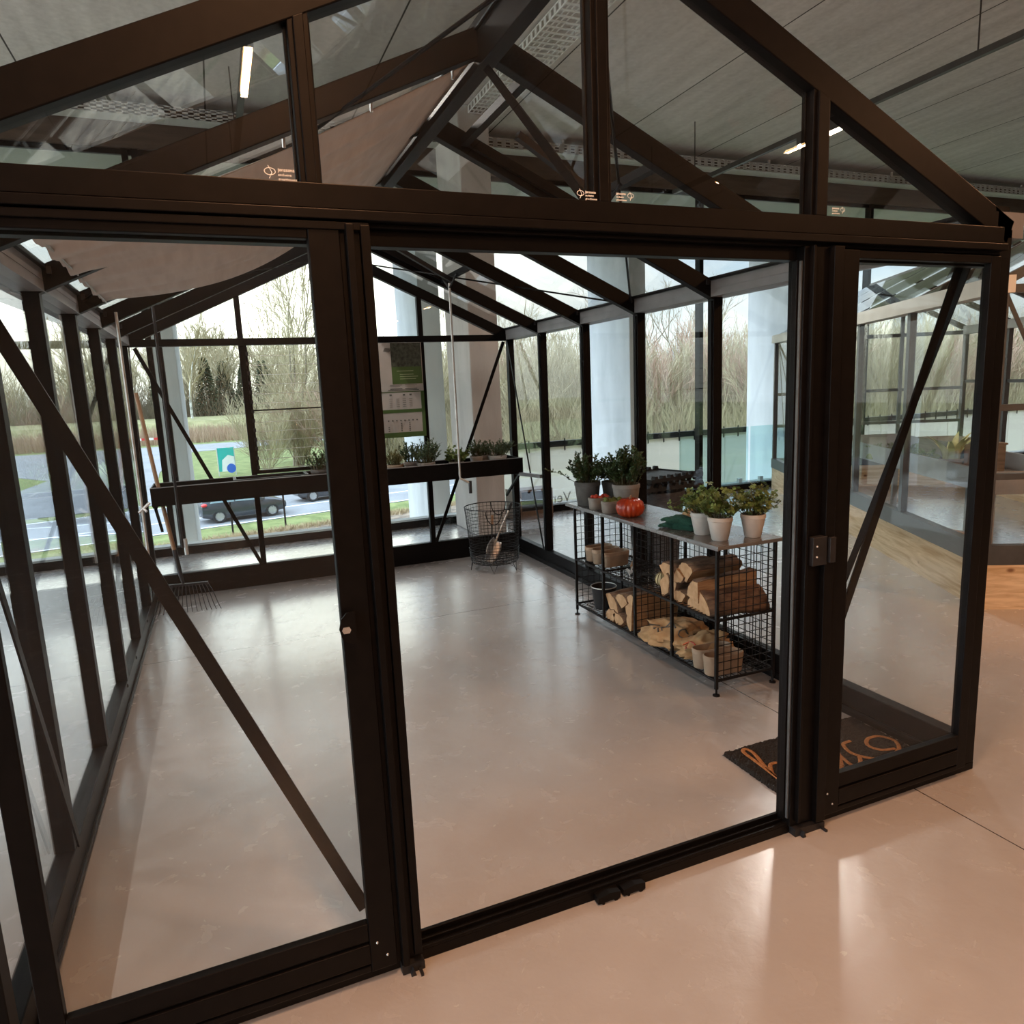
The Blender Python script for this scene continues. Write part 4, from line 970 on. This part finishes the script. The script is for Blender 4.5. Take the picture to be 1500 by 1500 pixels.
MB().box(-.38, .38, -1.9, 1.6, .70, .72).box(-.38, -.36, -1.9, 1.6, .72, .86).box(.36, .38, -1.9, 1.6, .72, .86).box(-.36, .36, -1.9, -1.88, .72, .86).box(-.36, .36, 1.58, 1.6, .72, .86).build('trough', 'trough', zb)
for x in (-.33, .33):
    for y in (-1.8, -.15, 1.5): MB().box(x - .02, x + .02, y - .02, y + .02, 0, .70).build('leg', 'trough', zb)
for y, x, l, s in ((-3.0, .5, 'mossy mound of cuttings on the zinc bench, nearest its far end', 6), (-3.6, .55, 'mossy mound of cuttings on the zinc bench, nearest its near end', 7)):
    o = thing('moss_mound', l, 'plant', at2(x, y, .722), RZ2, 'mossy mounds on the zinc bench')
    mb = MB().lathe([(.27, 0), (.25, .05), (.15, .10), (.001, .12)], 24, f=lambda a, r: r * (1 + .1 * math.sin(a * 3 + s))); mb.build('mound', 'moss', o, smooth=60)
    fm, sm = foliage(s, .03, .28, .12, 40, 20, .035, .010); fm.build('foliage', 'leafC', o)
o = thing('potted_leaf_plant', 'plant with upright yellow-edged sword leaves on the zinc bench', 'plant', at2(.45, -4.15, .722), RZ2)
MB().lathe(pot_prof(.09, .12), 24).build('pot', 'potg', o, smooth=40)
mb = MB(); rng = random.Random(5)
for k in range(13):
    a = k * 2.4; L = rng.uniform(.16, .30); b = V((.03 * math.cos(a), .03 * math.sin(a), .11)); out = V((math.cos(a), math.sin(a), 0)); sd = V((-out.y, out.x, 0)); prev = None
    for t in range(7):
        q = t / 6; c_ = b + out * (.03 + .14 * q * q) * 1.0 + V((0, 0, L * q * (1 - .25 * q))); w = .026 * math.sin(PI * min(1, .2 + q * .8)) + .001
        cur = (c_ - sd * w, c_ + sd * w)
        if prev: mb.add([prev[0], prev[1], cur[1], cur[0]], [(0, 1, 2, 3)])
        prev = cur
mb.build('leaves', 'leafE', o, smooth=60)
o = thing('wooden_crate', 'weathered wooden crate at the back of the zinc bench', 'crate', at2(.70, -3.75, .83), RZ2)
MB().box(-.16, .16, -.42, .42, 0, .02).box(-.16, -.145, -.42, .42, .02, .22).box(.145, .16, -.42, .42, .02, .22).box(-.145, .145, -.42, -.40, .02, .22).box(-.145, .145, .40, .42, .02, .22).build('box', 'crate', o)
MB().box(-.17, .17, -.43, .43, .22, .235).build('lid', 'crate', o)
o.location.z = .722
o = thing('terracotta_bowl', 'broad terracotta bowl on the floor inside the second greenhouse', 'bowl', at2(.45, -4.0, 0))
MB().lathe([(.0001, 0), (.17, 0), (.25, .12), (.255, .17), (.23, .17), (.15, .03), (.0001, .03)], 32).build('body', 'terra', o, smooth=50)

# ------------------------------------------------------------------ ceiling fixtures
def cable_tray(label, x0, x1, y0, y1, z, along):
    o = thing('cable_tray', label, 'cable tray', ((x0 + x1) / 2, (y0 + y1) / 2, z)); mb = MB()
    if along == 'y':
        W = x1 - x0
        for x in (x0, x1):
            mb.box(x - .004, x + .004, y0, y1, z, z + .012).box(x - .004, x + .004, y0, y1, z + .06, z + .07)
            k = 0
            y = y0
            while y < y1: mb.box(x - .004, x + .004, y, y + .035, z + .012, z + .06); y += .085
        for xx in (x0 + W * .12, x0 + W * .25, x0 + W * .38, x0 + W * .62, x0 + W * .75, x0 + W * .88): mb.box(xx - .006, xx + .006, y0, y1, z, z + .002)
        y = y0
        while y < y1: mb.box(x0, x1, y, y + .028, z - .001, z + .003); y += .085
    else:
        for zz_ in (z, z + .028, z + .062, z + .09): mb.box(x0, x1, y0 - .003, y0 + .003, zz_, zz_ + .012)
        x = x0
        while x < x1: mb.box(x, x + .05, y0 - .003, y0 + .003, z, z + .10); x += .10
        mb.box(x0, x1, y0, y1, z, z + .003)
    mb.build('perforated_channel', 'traywh', o, world=True)
    hg = [( (x0 + x1) / 2, y) for y in (-4, -1, 2, 5) if y0 < y < y1] if along == 'y' else [(x, (y0 + y1) / 2) for x in (1, 4, 7.0, 9.2, 12)]
    for a, b in hg: MB().box(a - .012, a + .012, b - .012, b + .012, z, 4.35).build('hanger', 'traywh', o, world=True)
cable_tray('white perforated cable tray running front to back across the ceiling above the ridge', 2.62, 2.95, -6, 5.9, 4.27, 'y')
cable_tray('white perforated cable tray running along the back facade below the ceiling', -6, 14.5, 6.0, 6.2, 4.17, 'x')
def track(label, x, lamps, z=3.72):
    o = thing('lamp_track', label, 'track', (x, .0, z)); MB().box(x - .022, x + .022, -7.5, 5.6, z - .02, z + .025).build('rail', 'lampb', o, world=True)
    for y in (-6, -2, 2, 5.2): MB().tube([(x, y, z + .025), (x, y, 4.35)], .006, 6).build('suspension', 'lampb', o, world=True)
track('dark lamp track hung at left, above the black greenhouse', .405, 0)
track('dark lamp track hung at right, beyond the black greenhouse', 5.165, 0)
def strip_lamp(label, x, y0, y1, m, group=None, z=3.72, power=60, col=(1, .62, .36)):
    o = thing('ceiling_lamp', label, 'lamp', (x, (y0 + y1) / 2, z - .1), 0, group)
    MB().box(x - .03, x + .03, y0, y1, z - .085, z - .02).build('housing', 'lampb', o, world=True)
    tag(MB().box(x - .022, x + .022, y0 + .005, y1 - .005, z - .10, z - .085).build('light_strip', m, o, world=True), 'glowing strip')
    ld = bpy.data.lights.new('strip_light', 'AREA'); ld.shape = 'RECTANGLE'; ld.size = .04; ld.size_y = y1 - y0; ld.energy = power; ld.color = col
    lo = bpy.data.objects.new('strip_light', ld); C.objects.link(lo); lo.location = (x, (y0 + y1) / 2, z - .103)
WARM, MID = (1, .48, .23), (1, .93, .87)
strip_lamp('glowing warm strip lamp under the left track, seen through the gable glass', .405, 3.1, 3.78, 'lampo', power=24, col=MID)
strip_lamp('white strip lamp under the right track, beside the gable mullion', 5.165, 3.08, 3.66, 'lampw', power=26, col=MID)
for x, n in ((.405, 'left'), (5.165, 'right')):
    for y in (-1.1, -3.78, -7.2): strip_lamp('warm strip lamp under the %s track, behind the viewer' % n, x, y, y + .6, 'lampo', 'warm strip lamps in the front half of the showroom', power=36, col=WARM)
track('added dark lamp track, unseen, far left of the black greenhouse', -4.4, 0)  # unseen track and its lamps, added to brighten the room
for y in (-4.5, -1.5, 1.5, 4.2): strip_lamp('added strip lamp, unseen, under the far left track', -4.4, y, y + .6, 'lampo', 'added strip lamps under the far left track', power=34, col=MID)

# ------------------------------------------------------------------ outdoors
GZ = -4.7
struct('ground', MB().box(-120, 160, 6.6, 320, GZ - .4, GZ), 'grass', 'grass verge and lawn outside')
a13 = math.radians(13); ru, rv = V((math.cos(a13), math.sin(a13), 0)), V((-math.sin(a13), math.cos(a13), 0)); r0 = V((0, 37, GZ))
def strip(u0, u1, v0, v1, z):
    return [r0 + ru * u0 + rv * v0 + V((0, 0, z)), r0 + ru * u1 + rv * v0 + V((0, 0, z)), r0 + ru * u1 + rv * v1 + V((0, 0, z)), r0 + ru * u0 + rv * v1 + V((0, 0, z))]
def slab(mb, q, z1):
    n = len(q); mb.add([p for p in q] + [p + V((0, 0, z1)) for p in q], [tuple(range(n))[::-1], tuple(range(n, 2 * n))] + [(i, (i + 1) % n, n + (i + 1) % n, n + i) for i in range(n)])
    return mb
rd = slab(MB(), strip(-90, 40, -.5, 9.2, .0), .03)
slab(rd, [V((x, y, GZ)) for x, y in ((-16, 45), (-4.2, 47), (-5.3, 70), (-4.5, 95), (14, 103), (14, 112), (-40, 112), (-14, 70))], .034)
struct('road', rd, 'asphalt', 'grey asphalt road with a side road branching off at left')
struct('road_marking', slab(slab(slab(MB(), strip(-90, 40, -.42, -.27, .03), .004), strip(-90, 40, 3.0, 3.16, .03), .004), strip(-90, 40, 8.9, 9.05, .03), .004), 'roadline', 'white painted lines on the road')
struct('planting_strip', slab(MB(), strip(-60, 30, -22, -4.2, 0), .05), 'dirt', 'bare gravelly planting strip below the facade')
struct('wood_floor', slab(MB(), [V((x, y, GZ)) for x, y in ((14, 46.5), (52, 54), (160, 66), (200, 318), (40, 318), (30, 150), (18, 90))], .02), 'litter', 'brown leaf litter under the thicket')
rng = random.Random(21)
def tufts(name, label, cnt, fpos, hgt, m, w=.02, lean=.3):
    mb = MB()
    for i in range(cnt):
        p = fpos(); hh = hgt * rng.uniform(.5, 1.1); a = rng.uniform(0, 2 * PI); s = V((math.cos(a), math.sin(a), 0)) * w; l = V((rng.uniform(-lean, lean), rng.uniform(-lean, lean), 1)) * hh
        mb.add([p - s, p + s, p + l], [(0, 1, 2)])
    return tag(mb.build(name, m), label, 'grass', kind='stuff')
tufts('dry_grass', 'dry straw-coloured grass edging the planting strip', 7000, lambda: r0 + ru * rng.uniform(-6, 14) + rv * (-4.2 + rng.gauss(0, .3)), .28, 'drygrass', .018, .9)
tufts('reeds', 'pinkish dry reed belt in front of the far trees', 16000, lambda: V((rng.uniform(-60, 30), rng.uniform(116, 136), GZ)), 2.6, 'reed', .05, .12)
struct('dyke', MB().prism([(-20, 0), (-14, 2.6), (12, 2.9), (20, 0)], -90, 45, 0).xf(Matrix.Translation((0, 158, GZ))), 'dyke', 'low grassy dyke in front of the far trees')
# marker posts
for k, (x, y) in enumerate(((.15, 33.4), (2.57, 34.1), (5.2, 34.8))):
    o = thing('marker_post', ('black marker post on the verge, hidden partly by the rear wheel of the nearer car', 'black marker post on the verge, in front of the nearer car bonnet', 'black marker post on the verge, farthest right of the row')[k], 'post', (x, y, GZ), 0, 'black marker posts along the verge')
    MB().tube([(0, 0, 0), (0, 0, 1.55)], .045, 8).build('shaft', 'wire', o); MB().tube([(0, 0, 1.55), (0, 0, 1.62)], .05, 8).build('cap', 'blackin', o)
# cars
def car(label, loc, rz, suv):
    o = thing('car', label, 'car', loc, rz, 'dark cars on the road')
    # (x, z low, z belt, z top, half width low/belt, half width top)
    S = [(-2.18, .55, .80, .95, .70, .62), (-2.12, .34, .92, 1.05, .84, .66), (-1.85, .28, 1.0, 1.35, .90, .62), (-1.45, .26, 1.02, 1.58, .92, .62), (-.6, .24, 1.0, 1.66, .93, .63), (.2, .24, .98, 1.62, .93, .62),
         (.65, .24, .97, 1.36, .93, .66), (1.0, .24, .96, 1.06, .92, .78), (1.6, .26, .88, .95, .90, .76), (2.0, .30, .76, .84, .84, .70), (2.2, .42, .62, .70, .68, .58)]
    vs = []
    for x, zl, zb_, zt_, w, wt in S: vs += [(x, -w * .9, zl), (x, -w, (zl + zb_) / 2), (x, -w * .98, zb_), (x, -wt, zt_), (x, wt, zt_), (x, w * .98, zb_), (x, w, (zl + zb_) / 2), (x, w * .9, zl)]
    n = 8; fs = [(i * n + k, (i + 1) * n + k, (i + 1) * n + (k + 1) % n, i * n + (k + 1) % n) for i in range(len(S) - 1) for k in range(n)]
    fs += [tuple(range(n)), tuple((len(S) - 1) * n + k for k in range(n))[::-1]]
    MB().add(vs, fs).build('body', 'carp', o, smooth=35)
    for s in (-1, 1):
        e = .012 * s
        MB().add([(-1.75, s * .885 + e, 1.06), (-.55, s * .91 + e, 1.04), (-.55, s * .68 + e, 1.54), (-1.4, s * .67 + e, 1.50)], [(0, 1, 2, 3)]).add([(-.5, s * .91 + e, 1.04), (.78, s * .90 + e, 1.0), (.25, s * .68 + e, 1.50), (-.5, s * .68 + e, 1.54)], [(0, 1, 2, 3)]).build('side_window', 'carg', o)
        MB().ball((-2.0, s * .78, .98), .16, 10, 8, (1, 1, .6)).build('tail_lamp', 'tail', o, smooth=60)
        MB().ball((1.95, s * .66, .74), .17, 10, 8, (1, 1, .5)).build('headlamp', 'headl', o, smooth=60)
        MB().beam((.75, s * .95, 1.02), (.95, s * 1.08, 1.03), .14, .13).build('mirror', 'carp', o)
        for x in (-1.33, 1.36):
            wh = MB().lathe([(.20, -.10), (.32, -.11), (.345, -.06), (.345, .06), (.32, .11), (.20, .10)], 24).xf(Matrix.Translation((x, s * .80, .345)) @ Matrix.Rotation(PI / 2, 4, 'X')).build('wheel', 'tyre', o, smooth=40)
            rm = MB().lathe([(.0001, .06), (.05, .065), (.20, .05), (.225, .07), (.225, -.05), (.0001, -.05)], 20)
            for k in range(10): a = k * PI / 5; rm.beam((.03 * math.cos(a), .03 * math.sin(a), .075), (.21 * math.cos(a), .21 * math.sin(a), .08), .035, .03)
            rm.xf(Matrix.Translation((x, s * .84, .345)) @ Matrix.Rotation(-s * PI / 2, 4, 'X')).build('rim', 'rim', wh, smooth=30)
    MB().add([(.30, -.60, 1.615), (.30, .60, 1.615), (.98, .76, 1.08), (.98, -.76, 1.08)], [(3, 2, 1, 0)]).build('windscreen', 'carg', o)
    MB().add([(-2.08, -.62, 1.10), (-2.08, .62, 1.10), (-1.6, .58, 1.53), (-1.6, -.58, 1.53)], [(3, 2, 1, 0)]).build('rear_window', 'carg', o)
c1 = r0 + ru * 1.05 + rv * 1.35; c2 = r0 + ru * 7.2 + rv * 4.6
car('nearer dark grey car on the road, red tail lamp towards the left', (c1.x, c1.y, GZ + .03), a13, True)
car('farther dark car in the next lane, mostly hidden by the black trough shelf', (c2.x, c2.y, GZ + .03), a13 + PI, True)
# banner sign on the lawn
bs = thing('banner_sign', 'teal and white banner sign with a blue disc on the lawn', 'sign', (.38, 62.4, GZ), math.radians(8)); bs.scale = (.74, .8, .82)
MB().box(-.95, -.87, -.04, .04, 0, 2.9).box(.87, .95, -.04, .04, 0, 2.9).build('frame', 'polec', bs)
tag(MB().box(-.87, .87, -.02, .02, .45, 2.85).build('board', 'teal', bs), 'teal board')
tag(MB().prism([(-.55, .45), (.85, .45), (.85, 1.9), (.2, 2.1), (-.45, 1.6)], -.035, -.021, 1).build('pale_panel', 'white', bs), 'pale panel')
tag(MB().lathe([(.001, 0), (.48, 0), (.48, .02), (.001, .02)], 24).xf(Matrix.Translation((.45, -.037, .72)) @ Matrix.Rotation(PI / 2, 4, 'X')).build('disc', 'blue', bs), 'blue disc')
rb = thing('road_barrier', 'red and white barrier bar across the side road', 'barrier', (-9, 114.5, GZ))
MB().box(-3.4, 4.4, -.06, .06, .95, 1.25).build('bar', 'white', rb)
mb = MB(); 
for k in range(5): mb.box(-3.0 + k * 1.6, -2.2 + k * 1.6, -.075, .075, .94, 1.26)
tag(mb.build('red_stripes', 'tail', rb), 'red stripes')
for x in (-3.2, 4.2): MB().box(x - .06, x + .06, -.05, .05, 0, 1.0).build('post', 'polec', rb)
# beige panel wall with a black top rail
fw = thing('panel_wall', 'long beige panel wall with black top rail outside the right facade', 'wall', (13, 14, GZ))
MB().box(5.7, 26, 14, 14.12, GZ, .10).build('panels', 'fence', fw, world=True)
sm = MB()
for k in range(14): sm.box(6.9 + k * 1.45, 6.915 + k * 1.45, 13.992, 14.0, GZ, .10)
sm.build('seam', 'seam', fw, world=True)
MB().box(5.7, 26, 13.95, 14.1, .10, .24).build('top_rail', 'black', fw, world=True)
ck = MB()
for k in range(42): x = 5.9 + k * .48; ck.box(x - .012, x + .012, 13.93, 13.955, .0, .3)
ck.build('rail_clips', 'black', fw, world=True)
# glass balustrade outside
bl = thing('glass_balustrade', 'turquoise glass balustrade outside the facade beside the second greenhouse', 'balustrade', (7.6, 6.95, 0))
struct('trim_4', MB().box(-14, 20, 6.43, 7.2, -.5, -.03), 'soffit', 'narrow concrete ledge outside the facade')
MB().box(6.2, 7.45, 6.94, 6.955, -.03, .84).build('glass_panel', 'tglass', bl, world=True); MB().box(7.5, 9.0, 6.94, 6.955, -.03, .84).build('glass_panel', 'tglass', bl, world=True)
for x in (6.4, 7.3, 7.7, 8.8): MB().box(x - .03, x + .03, 6.92, 6.975, -.03, .06).build('clamp', 'steel', bl, world=True)
# utility pole
up_ = thing('utility_pole', 'grey concrete utility pole in front of the thicket, between two window posts', 'pole', (46.5, 64.5, GZ))
MB().tube([(0, 0, 0), (0, 0, 9.8)], [.26, .15], 10).build('shaft', 'polec', up_); MB().beam((-.9, 0, 9.3), (.9, 0, 9.3), .12, .12).build('crossarm', 'polec', up_)

# trees: a few grown meshes, each tree a thing of its own
def grow(seed, H, levels=4, nb=(7, 6, 5), ang=.75, r0_=.022, up=.25, wig=.18, first=.3, stems=1, tw=.012, lean=.28):
    rng = random.Random(seed); tm = MB(); cm = MB()
    def br(p, d, L, r, lev, base=False):
        n = 4 if lev < 2 else 2; pts = [p]; q = p; dd = d.copy(); dirs = []
        for i in range(n):
            dd = (dd + rdir(rng) * wig + V((0, 0, up * .3))).normalized(); q = q + dd * L / n; pts.append(q); dirs.append(dd.copy())
        r1 = max(tw * .5, r * (.35 if lev else .25))
        (tm if lev == 0 else cm).tube(pts, [max(tw * .5, r + (r1 - r) * i / n) for i in range(n + 1)], 5 if lev == 0 else 3, False)
        if lev >= levels - 1: return
        k = nb[min(lev, len(nb) - 1)]
        for i in range(k):
            t = (first if lev == 0 else .2) + (1 - (first if lev == 0 else .2)) * (i + rng.random()) / k; t = min(t, .999) * n; j = int(t)
            pp = pts[j].lerp(pts[j + 1], t - j); a = rng.uniform(0, 2 * PI); dx = dirs[j]; s = dx.cross(V((math.cos(a), math.sin(a), .3))).normalized()
            nd = (dx * math.cos(ang) + s * math.sin(ang) * rng.uniform(.8, 1.2) + V((0, 0, up))).normalized()
            br(pp, nd, L * rng.uniform(.38, .62) * (1.1 - .45 * t / n), max(tw * .6, r * .45), lev + 1)
    for s in range(stems):
        d = (V((0, 0, 1)) + (rdir(rng) * lean if stems > 1 else V((0, 0, 0)))).normalized()
        br(V((rng.uniform(-.3, .3) * (stems > 1), rng.uniform(-.3, .3) * (stems > 1), 0)), d, H * rng.uniform(.85, 1), H * r0_ / (1.4 if stems > 1 else 1), 0)
    return tm, cm
def tree_src(name, label, seed, H, tm_, cm_, group, **k):
    o = thing(name, label, 'tree', (0, 0, GZ), 0, group); a, b = grow(seed, H, **k); a.build('trunk', tm_, o); b.build('branches', cm_, o); return o
GL = 'bare trees of the far wood on the left'
srcs = [tree_src('bare_tree', 'tall leafless tree in the far wood seen through the left windows', s, 17, 'twigd', 'twig', GL, levels=4, nb=(13, 8, 6), ang=.6, tw=.07, r0_=.014) for s in (1, 2, 3)]
used = set()
rng = random.Random(77)
for k in range(46):
    i = k % 3; x = -58 + k * 1.9 + rng.uniform(-1.2, 1.2); y = rng.uniform(166, 215)
    place(srcs[i], i in used, (x * 1.0, y, GZ), rng.uniform(0, 6.3), 'tall leafless tree in the far wood seen through the left windows', GL, rng.uniform(.75, 1.12) * (1 + (y - 166) / 300)); used.add(i)
b_ = tree_src('birch_tree', 'white-barked birch standing out of the far wood left of the louvre', 5, 18, 'birch', 'twig', 'white birches in the far wood', levels=4, nb=(12, 6, 5), ang=.6, tw=.07, r0_=.017)
place(b_, False, (-4.6, 160.5, GZ + 1), 0)
place(b_, True, (-16.5, 161, GZ + 1), 2, 'white-barked birch in the far wood at the left edge of the back wall', None, .95)
# conifers
cf = thing('conifer_tree', 'dark conifer in the far wood', 'tree', (0, 0, GZ)); MB().tube([(0, 0, 0), (0, 0, 15)], [.25, .04], 7).build('trunk', 'twigd', cf)
mb = MB(); rng2 = random.Random(8)
for k in range(2600):
    t = rng2.random() ** .8; a = rng2.uniform(0, 6.3); q = (1 - t) * 3.1 * rng2.uniform(.25, 1); z = 2.2 + t * 12.8; p = V((q * math.cos(a), q * math.sin(a), z - q * .18)); leaf(mb, p, V((math.cos(a), math.sin(a), -.25)), rdir(rng2), rng2.uniform(.5, 1.1), .28)
mb.build('needles', 'conif', cf)
for k, (x, y, s) in enumerate(((-1.5, 172, 1.05), (2.3, 176, 1.0), (-11, 178, 1.1), (6.6, 174, .95), (-22, 176, 1.05), (11, 178, 1.0), (-30, 180, 1.1))):
    place(cf, k > 0, (x, y, GZ), k, 'dark conifer among the leafless trees of the far wood', 'dark conifers in the far wood', s)
# nearer trees on the lawn and on the right
n1 = tree_src('bare_tree', 'large leafless tree on the lawn seen through the louvre window', 31, 19, 'twigd', 'twig', None, levels=4, nb=(12, 8, 6), ang=.72, tw=.028, r0_=.010, first=.15, stems=3)
place(n1, False, (6.2, 66, GZ))
n2 = tree_src('bare_tree', 'leafless tree with forked trunk beyond the right facade, beside the utility pole', 32, 15, 'twigd', 'twigd', None, levels=4, nb=(8, 6, 5), ang=.7, tw=.024, r0_=.016, first=.25, stems=2)
place(n2, False, (50.5, 66, GZ))
GR = 'leafless trees rising out of the thicket on the right'
lbl = 'leafless tree rising out of the thicket beyond the right facade'
place(n2, True, (42.5, 66, GZ), 2.1, 'slim leafless tree beyond the right facade, left of the utility pole', '', .92)
rng = random.Random(5)
for k, (x, y) in enumerate(((27, 66), (31, 70), (25, 74), (36, 72), (58, 62), (63, 66), (69, 60), (55, 70), (75, 64), (82, 60), (90, 62), (21, 80))):
    place(n2 if k % 2 else n1, True, (x, y, GZ), rng.uniform(0, 6.3), lbl, GR, rng.uniform(.5, .74))
for o in bpy.data.objects:
    if o.get('group') == '': del o['group']
# thicket bushes: many-stemmed, each a thing
bs_ = [tree_src('thicket_bush', 'tall twiggy bush of the thicket', s, 9.0, m, m2, None, levels=3, nb=(16, 8, 5), ang=.6, tw=.032, r0_=.008, first=.04, stems=14, lean=.62) for s, m, m2 in ((51, 'twig', 'twig'), (52, 'twigd', 'twig'), (53, 'twig', 'twigr'))]
GB = 'twiggy bushes of the thicket on the right'; used = set(); rng = random.Random(15)
for k in range(44):
    i = k % 3; x = 16 + k * 1.8 + rng.uniform(-.8, .8); y = 68 - .16 * (x - 20) + rng.uniform(-9, 6)
    place(bs_[i], i in used, (x, y, GZ), rng.uniform(0, 6.3), 'tall twiggy bush in the thicket beyond the right facade', GB, rng.uniform(.8, 1.15)); used.add(i)
GB2 = 'twiggy bushes on the lawn'
for k, (x, y, s) in enumerate(((3.6, 61, .62), (6.5, 63, .7), (9.8, 62, .75), (13, 66, .85), (16, 68, .8), (19.5, 66, .8), (8, 70, .9))):
    place(bs_[k % 3], True, (x, y, GZ), k * 1.3, 'twiggy olive bush on the lawn behind the road, right of the banner sign', GB2, s)
# low bramble and twig litter between stems: nobody could count it
def scrub(name, label, cnt, fpos, hgt, m, w):
    mb = MB()
    for i in range(cnt):
        p = fpos(); d = V((rng.uniform(-.55, .55), rng.uniform(-.3, .3), rng.uniform(.5, 1))) * hgt * rng.uniform(.25, 1); s = V((d.z, .3, -d.x)).normalized() * w; s2 = V((.2, 1, 0)).normalized() * w
        q = p + d
        mb.add([p - s, p + s, q], [(0, 1, 2)]).add([p - s2, p + s2, q], [(0, 1, 2)])
    return tag(mb.build(name, m), label, 'undergrowth', kind='stuff')
scrub('undergrowth', 'tangled brown undergrowth filling the thicket beyond the right facade', 34000, lambda: V((rng.uniform(13, 95), rng.uniform(44, 76), GZ + max(0, rng.gauss(1.4, 1.5)))), 4.5, 'twig', .022)
scrub('undergrowth', 'tangled brown undergrowth along the edge of the far wood', 16000, lambda: V((rng.uniform(-62, 40), rng.uniform(168, 190), GZ + max(0, rng.gauss(2, 2.5)))), 8, 'twigd', .06)
scrub('undergrowth', 'dense hazy belt of woodland far behind the thicket on the right', 15000, lambda: V((rng.uniform(30, 210), rng.uniform(96, 125), GZ + max(0, rng.gauss(4, 3)))), 7, 'twig', .09)
scrub('undergrowth', 'reddish brambles at the foot of the thicket', 5000, lambda: V((rng.choice((24, 28, 41, 44, 57)) + rng.gauss(0, 1.6), rng.uniform(58, 62), GZ + abs(rng.gauss(0, .8)))), 2.2, 'twigr', .018)

# ------------------------------------------------------------------ sky and lamps
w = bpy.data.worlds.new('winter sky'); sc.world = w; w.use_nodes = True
N, L = w.node_tree.nodes, w.node_tree.links; bg = N['Background']
tc = N.new('ShaderNodeTexCoord'); sp = N.new('ShaderNodeSeparateXYZ'); L.new(tc.outputs['Generated'], sp.inputs[0])
mr = N.new('ShaderNodeMapRange'); mr.inputs['From Min'].default_value = 0.; mr.inputs['From Max'].default_value = .7; L.new(sp.outputs['Z'], mr.inputs[0])
rp_ = N.new('ShaderNodeValToRGB'); e = rp_.color_ramp.elements
e[0].position = 0; e[0].color = (.56, .545, .49, 1); e[1].position = 1; e[1].color = (.27, .40, .62, 1); q = e.new(.25); q.color = (.31, .42, .55, 1)
L.new(mr.outputs[0], rp_.inputs[0])
mp = N.new('ShaderNodeMapping'); mp.inputs['Scale'].default_value = (1.6, 1.6, 5.5); L.new(tc.outputs['Generated'], mp.inputs[0])
no = N.new('ShaderNodeTexNoise'); no.inputs['Scale'].default_value = 2.3; no.inputs['Detail'].default_value = 7; no.inputs['Roughness'].default_value = .55; L.new(mp.outputs[0], no.inputs[0])
cr_ = N.new('ShaderNodeValToRGB'); cr_.color_ramp.elements[0].position = .40; cr_.color_ramp.elements[1].position = .62; L.new(no.outputs['Fac'], cr_.inputs[0])
mx = N.new('ShaderNodeMixRGB'); mx.inputs['Color2'].default_value = (.57, .58, .60, 1); L.new(cr_.outputs[0], mx.inputs[0]); L.new(rp_.outputs[0], mx.inputs[1])
sd = V((.135, 1.0, .17)).normalized()
dt = N.new('ShaderNodeVectorMath'); dt.operation = 'DOT_PRODUCT'; dt.inputs[1].default_value = sd; L.new(tc.outputs['Generated'], dt.inputs[0])
dmx = math_node(N, L, 'MAXIMUM', dt.outputs['Value'], 0.); g1 = math_node(N, L, 'MULTIPLY', math_node(N, L, 'POWER', dmx, 50.), 1.5); g2 = math_node(N, L, 'MULTIPLY', math_node(N, L, 'POWER', dmx, 10.), .22)
gs = math_node(N, L, 'ADD', g1, g2)
gc = N.new('ShaderNodeMixRGB'); gc.blend_type = 'MULTIPLY'; gc.inputs[0].default_value = 1; gc.inputs['Color1'].default_value = (1, .92, .74, 1); L.new(gs, gc.inputs['Color2'])
ad = N.new('ShaderNodeMixRGB'); ad.blend_type = 'ADD'; ad.inputs[0].default_value = 1; L.new(mx.outputs[0], ad.inputs[1]); L.new(gc.outputs[0], ad.inputs[2])
# gain added out of view for more daylight: stronger zenith, added lobe at left
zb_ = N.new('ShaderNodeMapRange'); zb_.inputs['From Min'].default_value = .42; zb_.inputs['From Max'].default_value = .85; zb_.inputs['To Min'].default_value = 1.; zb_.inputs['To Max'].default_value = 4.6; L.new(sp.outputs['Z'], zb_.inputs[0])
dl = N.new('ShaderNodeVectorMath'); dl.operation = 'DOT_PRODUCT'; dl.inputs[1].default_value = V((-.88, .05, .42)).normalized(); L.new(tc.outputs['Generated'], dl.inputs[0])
fill_lobe = math_node(N, L, 'MULTIPLY', math_node(N, L, 'POWER', math_node(N, L, 'MAXIMUM', dl.outputs['Value'], 0.), 4.), 6.0)
gain = math_node(N, L, 'ADD', zb_.outputs[0], fill_lobe)
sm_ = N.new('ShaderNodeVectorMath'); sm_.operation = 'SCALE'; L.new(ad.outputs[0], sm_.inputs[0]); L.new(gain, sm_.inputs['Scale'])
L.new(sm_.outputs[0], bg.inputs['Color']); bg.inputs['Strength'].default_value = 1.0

vs_ = sc.view_settings; vs_.view_transform = 'Standard'; vs_.look = 'None'; vs_.gamma = 1; vs_.use_curve_mapping = False; vs_.exposure = 1.05
cy = sc.cycles
cy.max_bounces = 10; cy.diffuse_bounces = 4; cy.glossy_bounces = 4; cy.transparent_max_bounces = 40; cy.transmission_bounces = 8
cy.use_denoising = True; cy.sample_clamp_indirect = 6; cy.caustics_reflective = False; cy.caustics_refractive = False
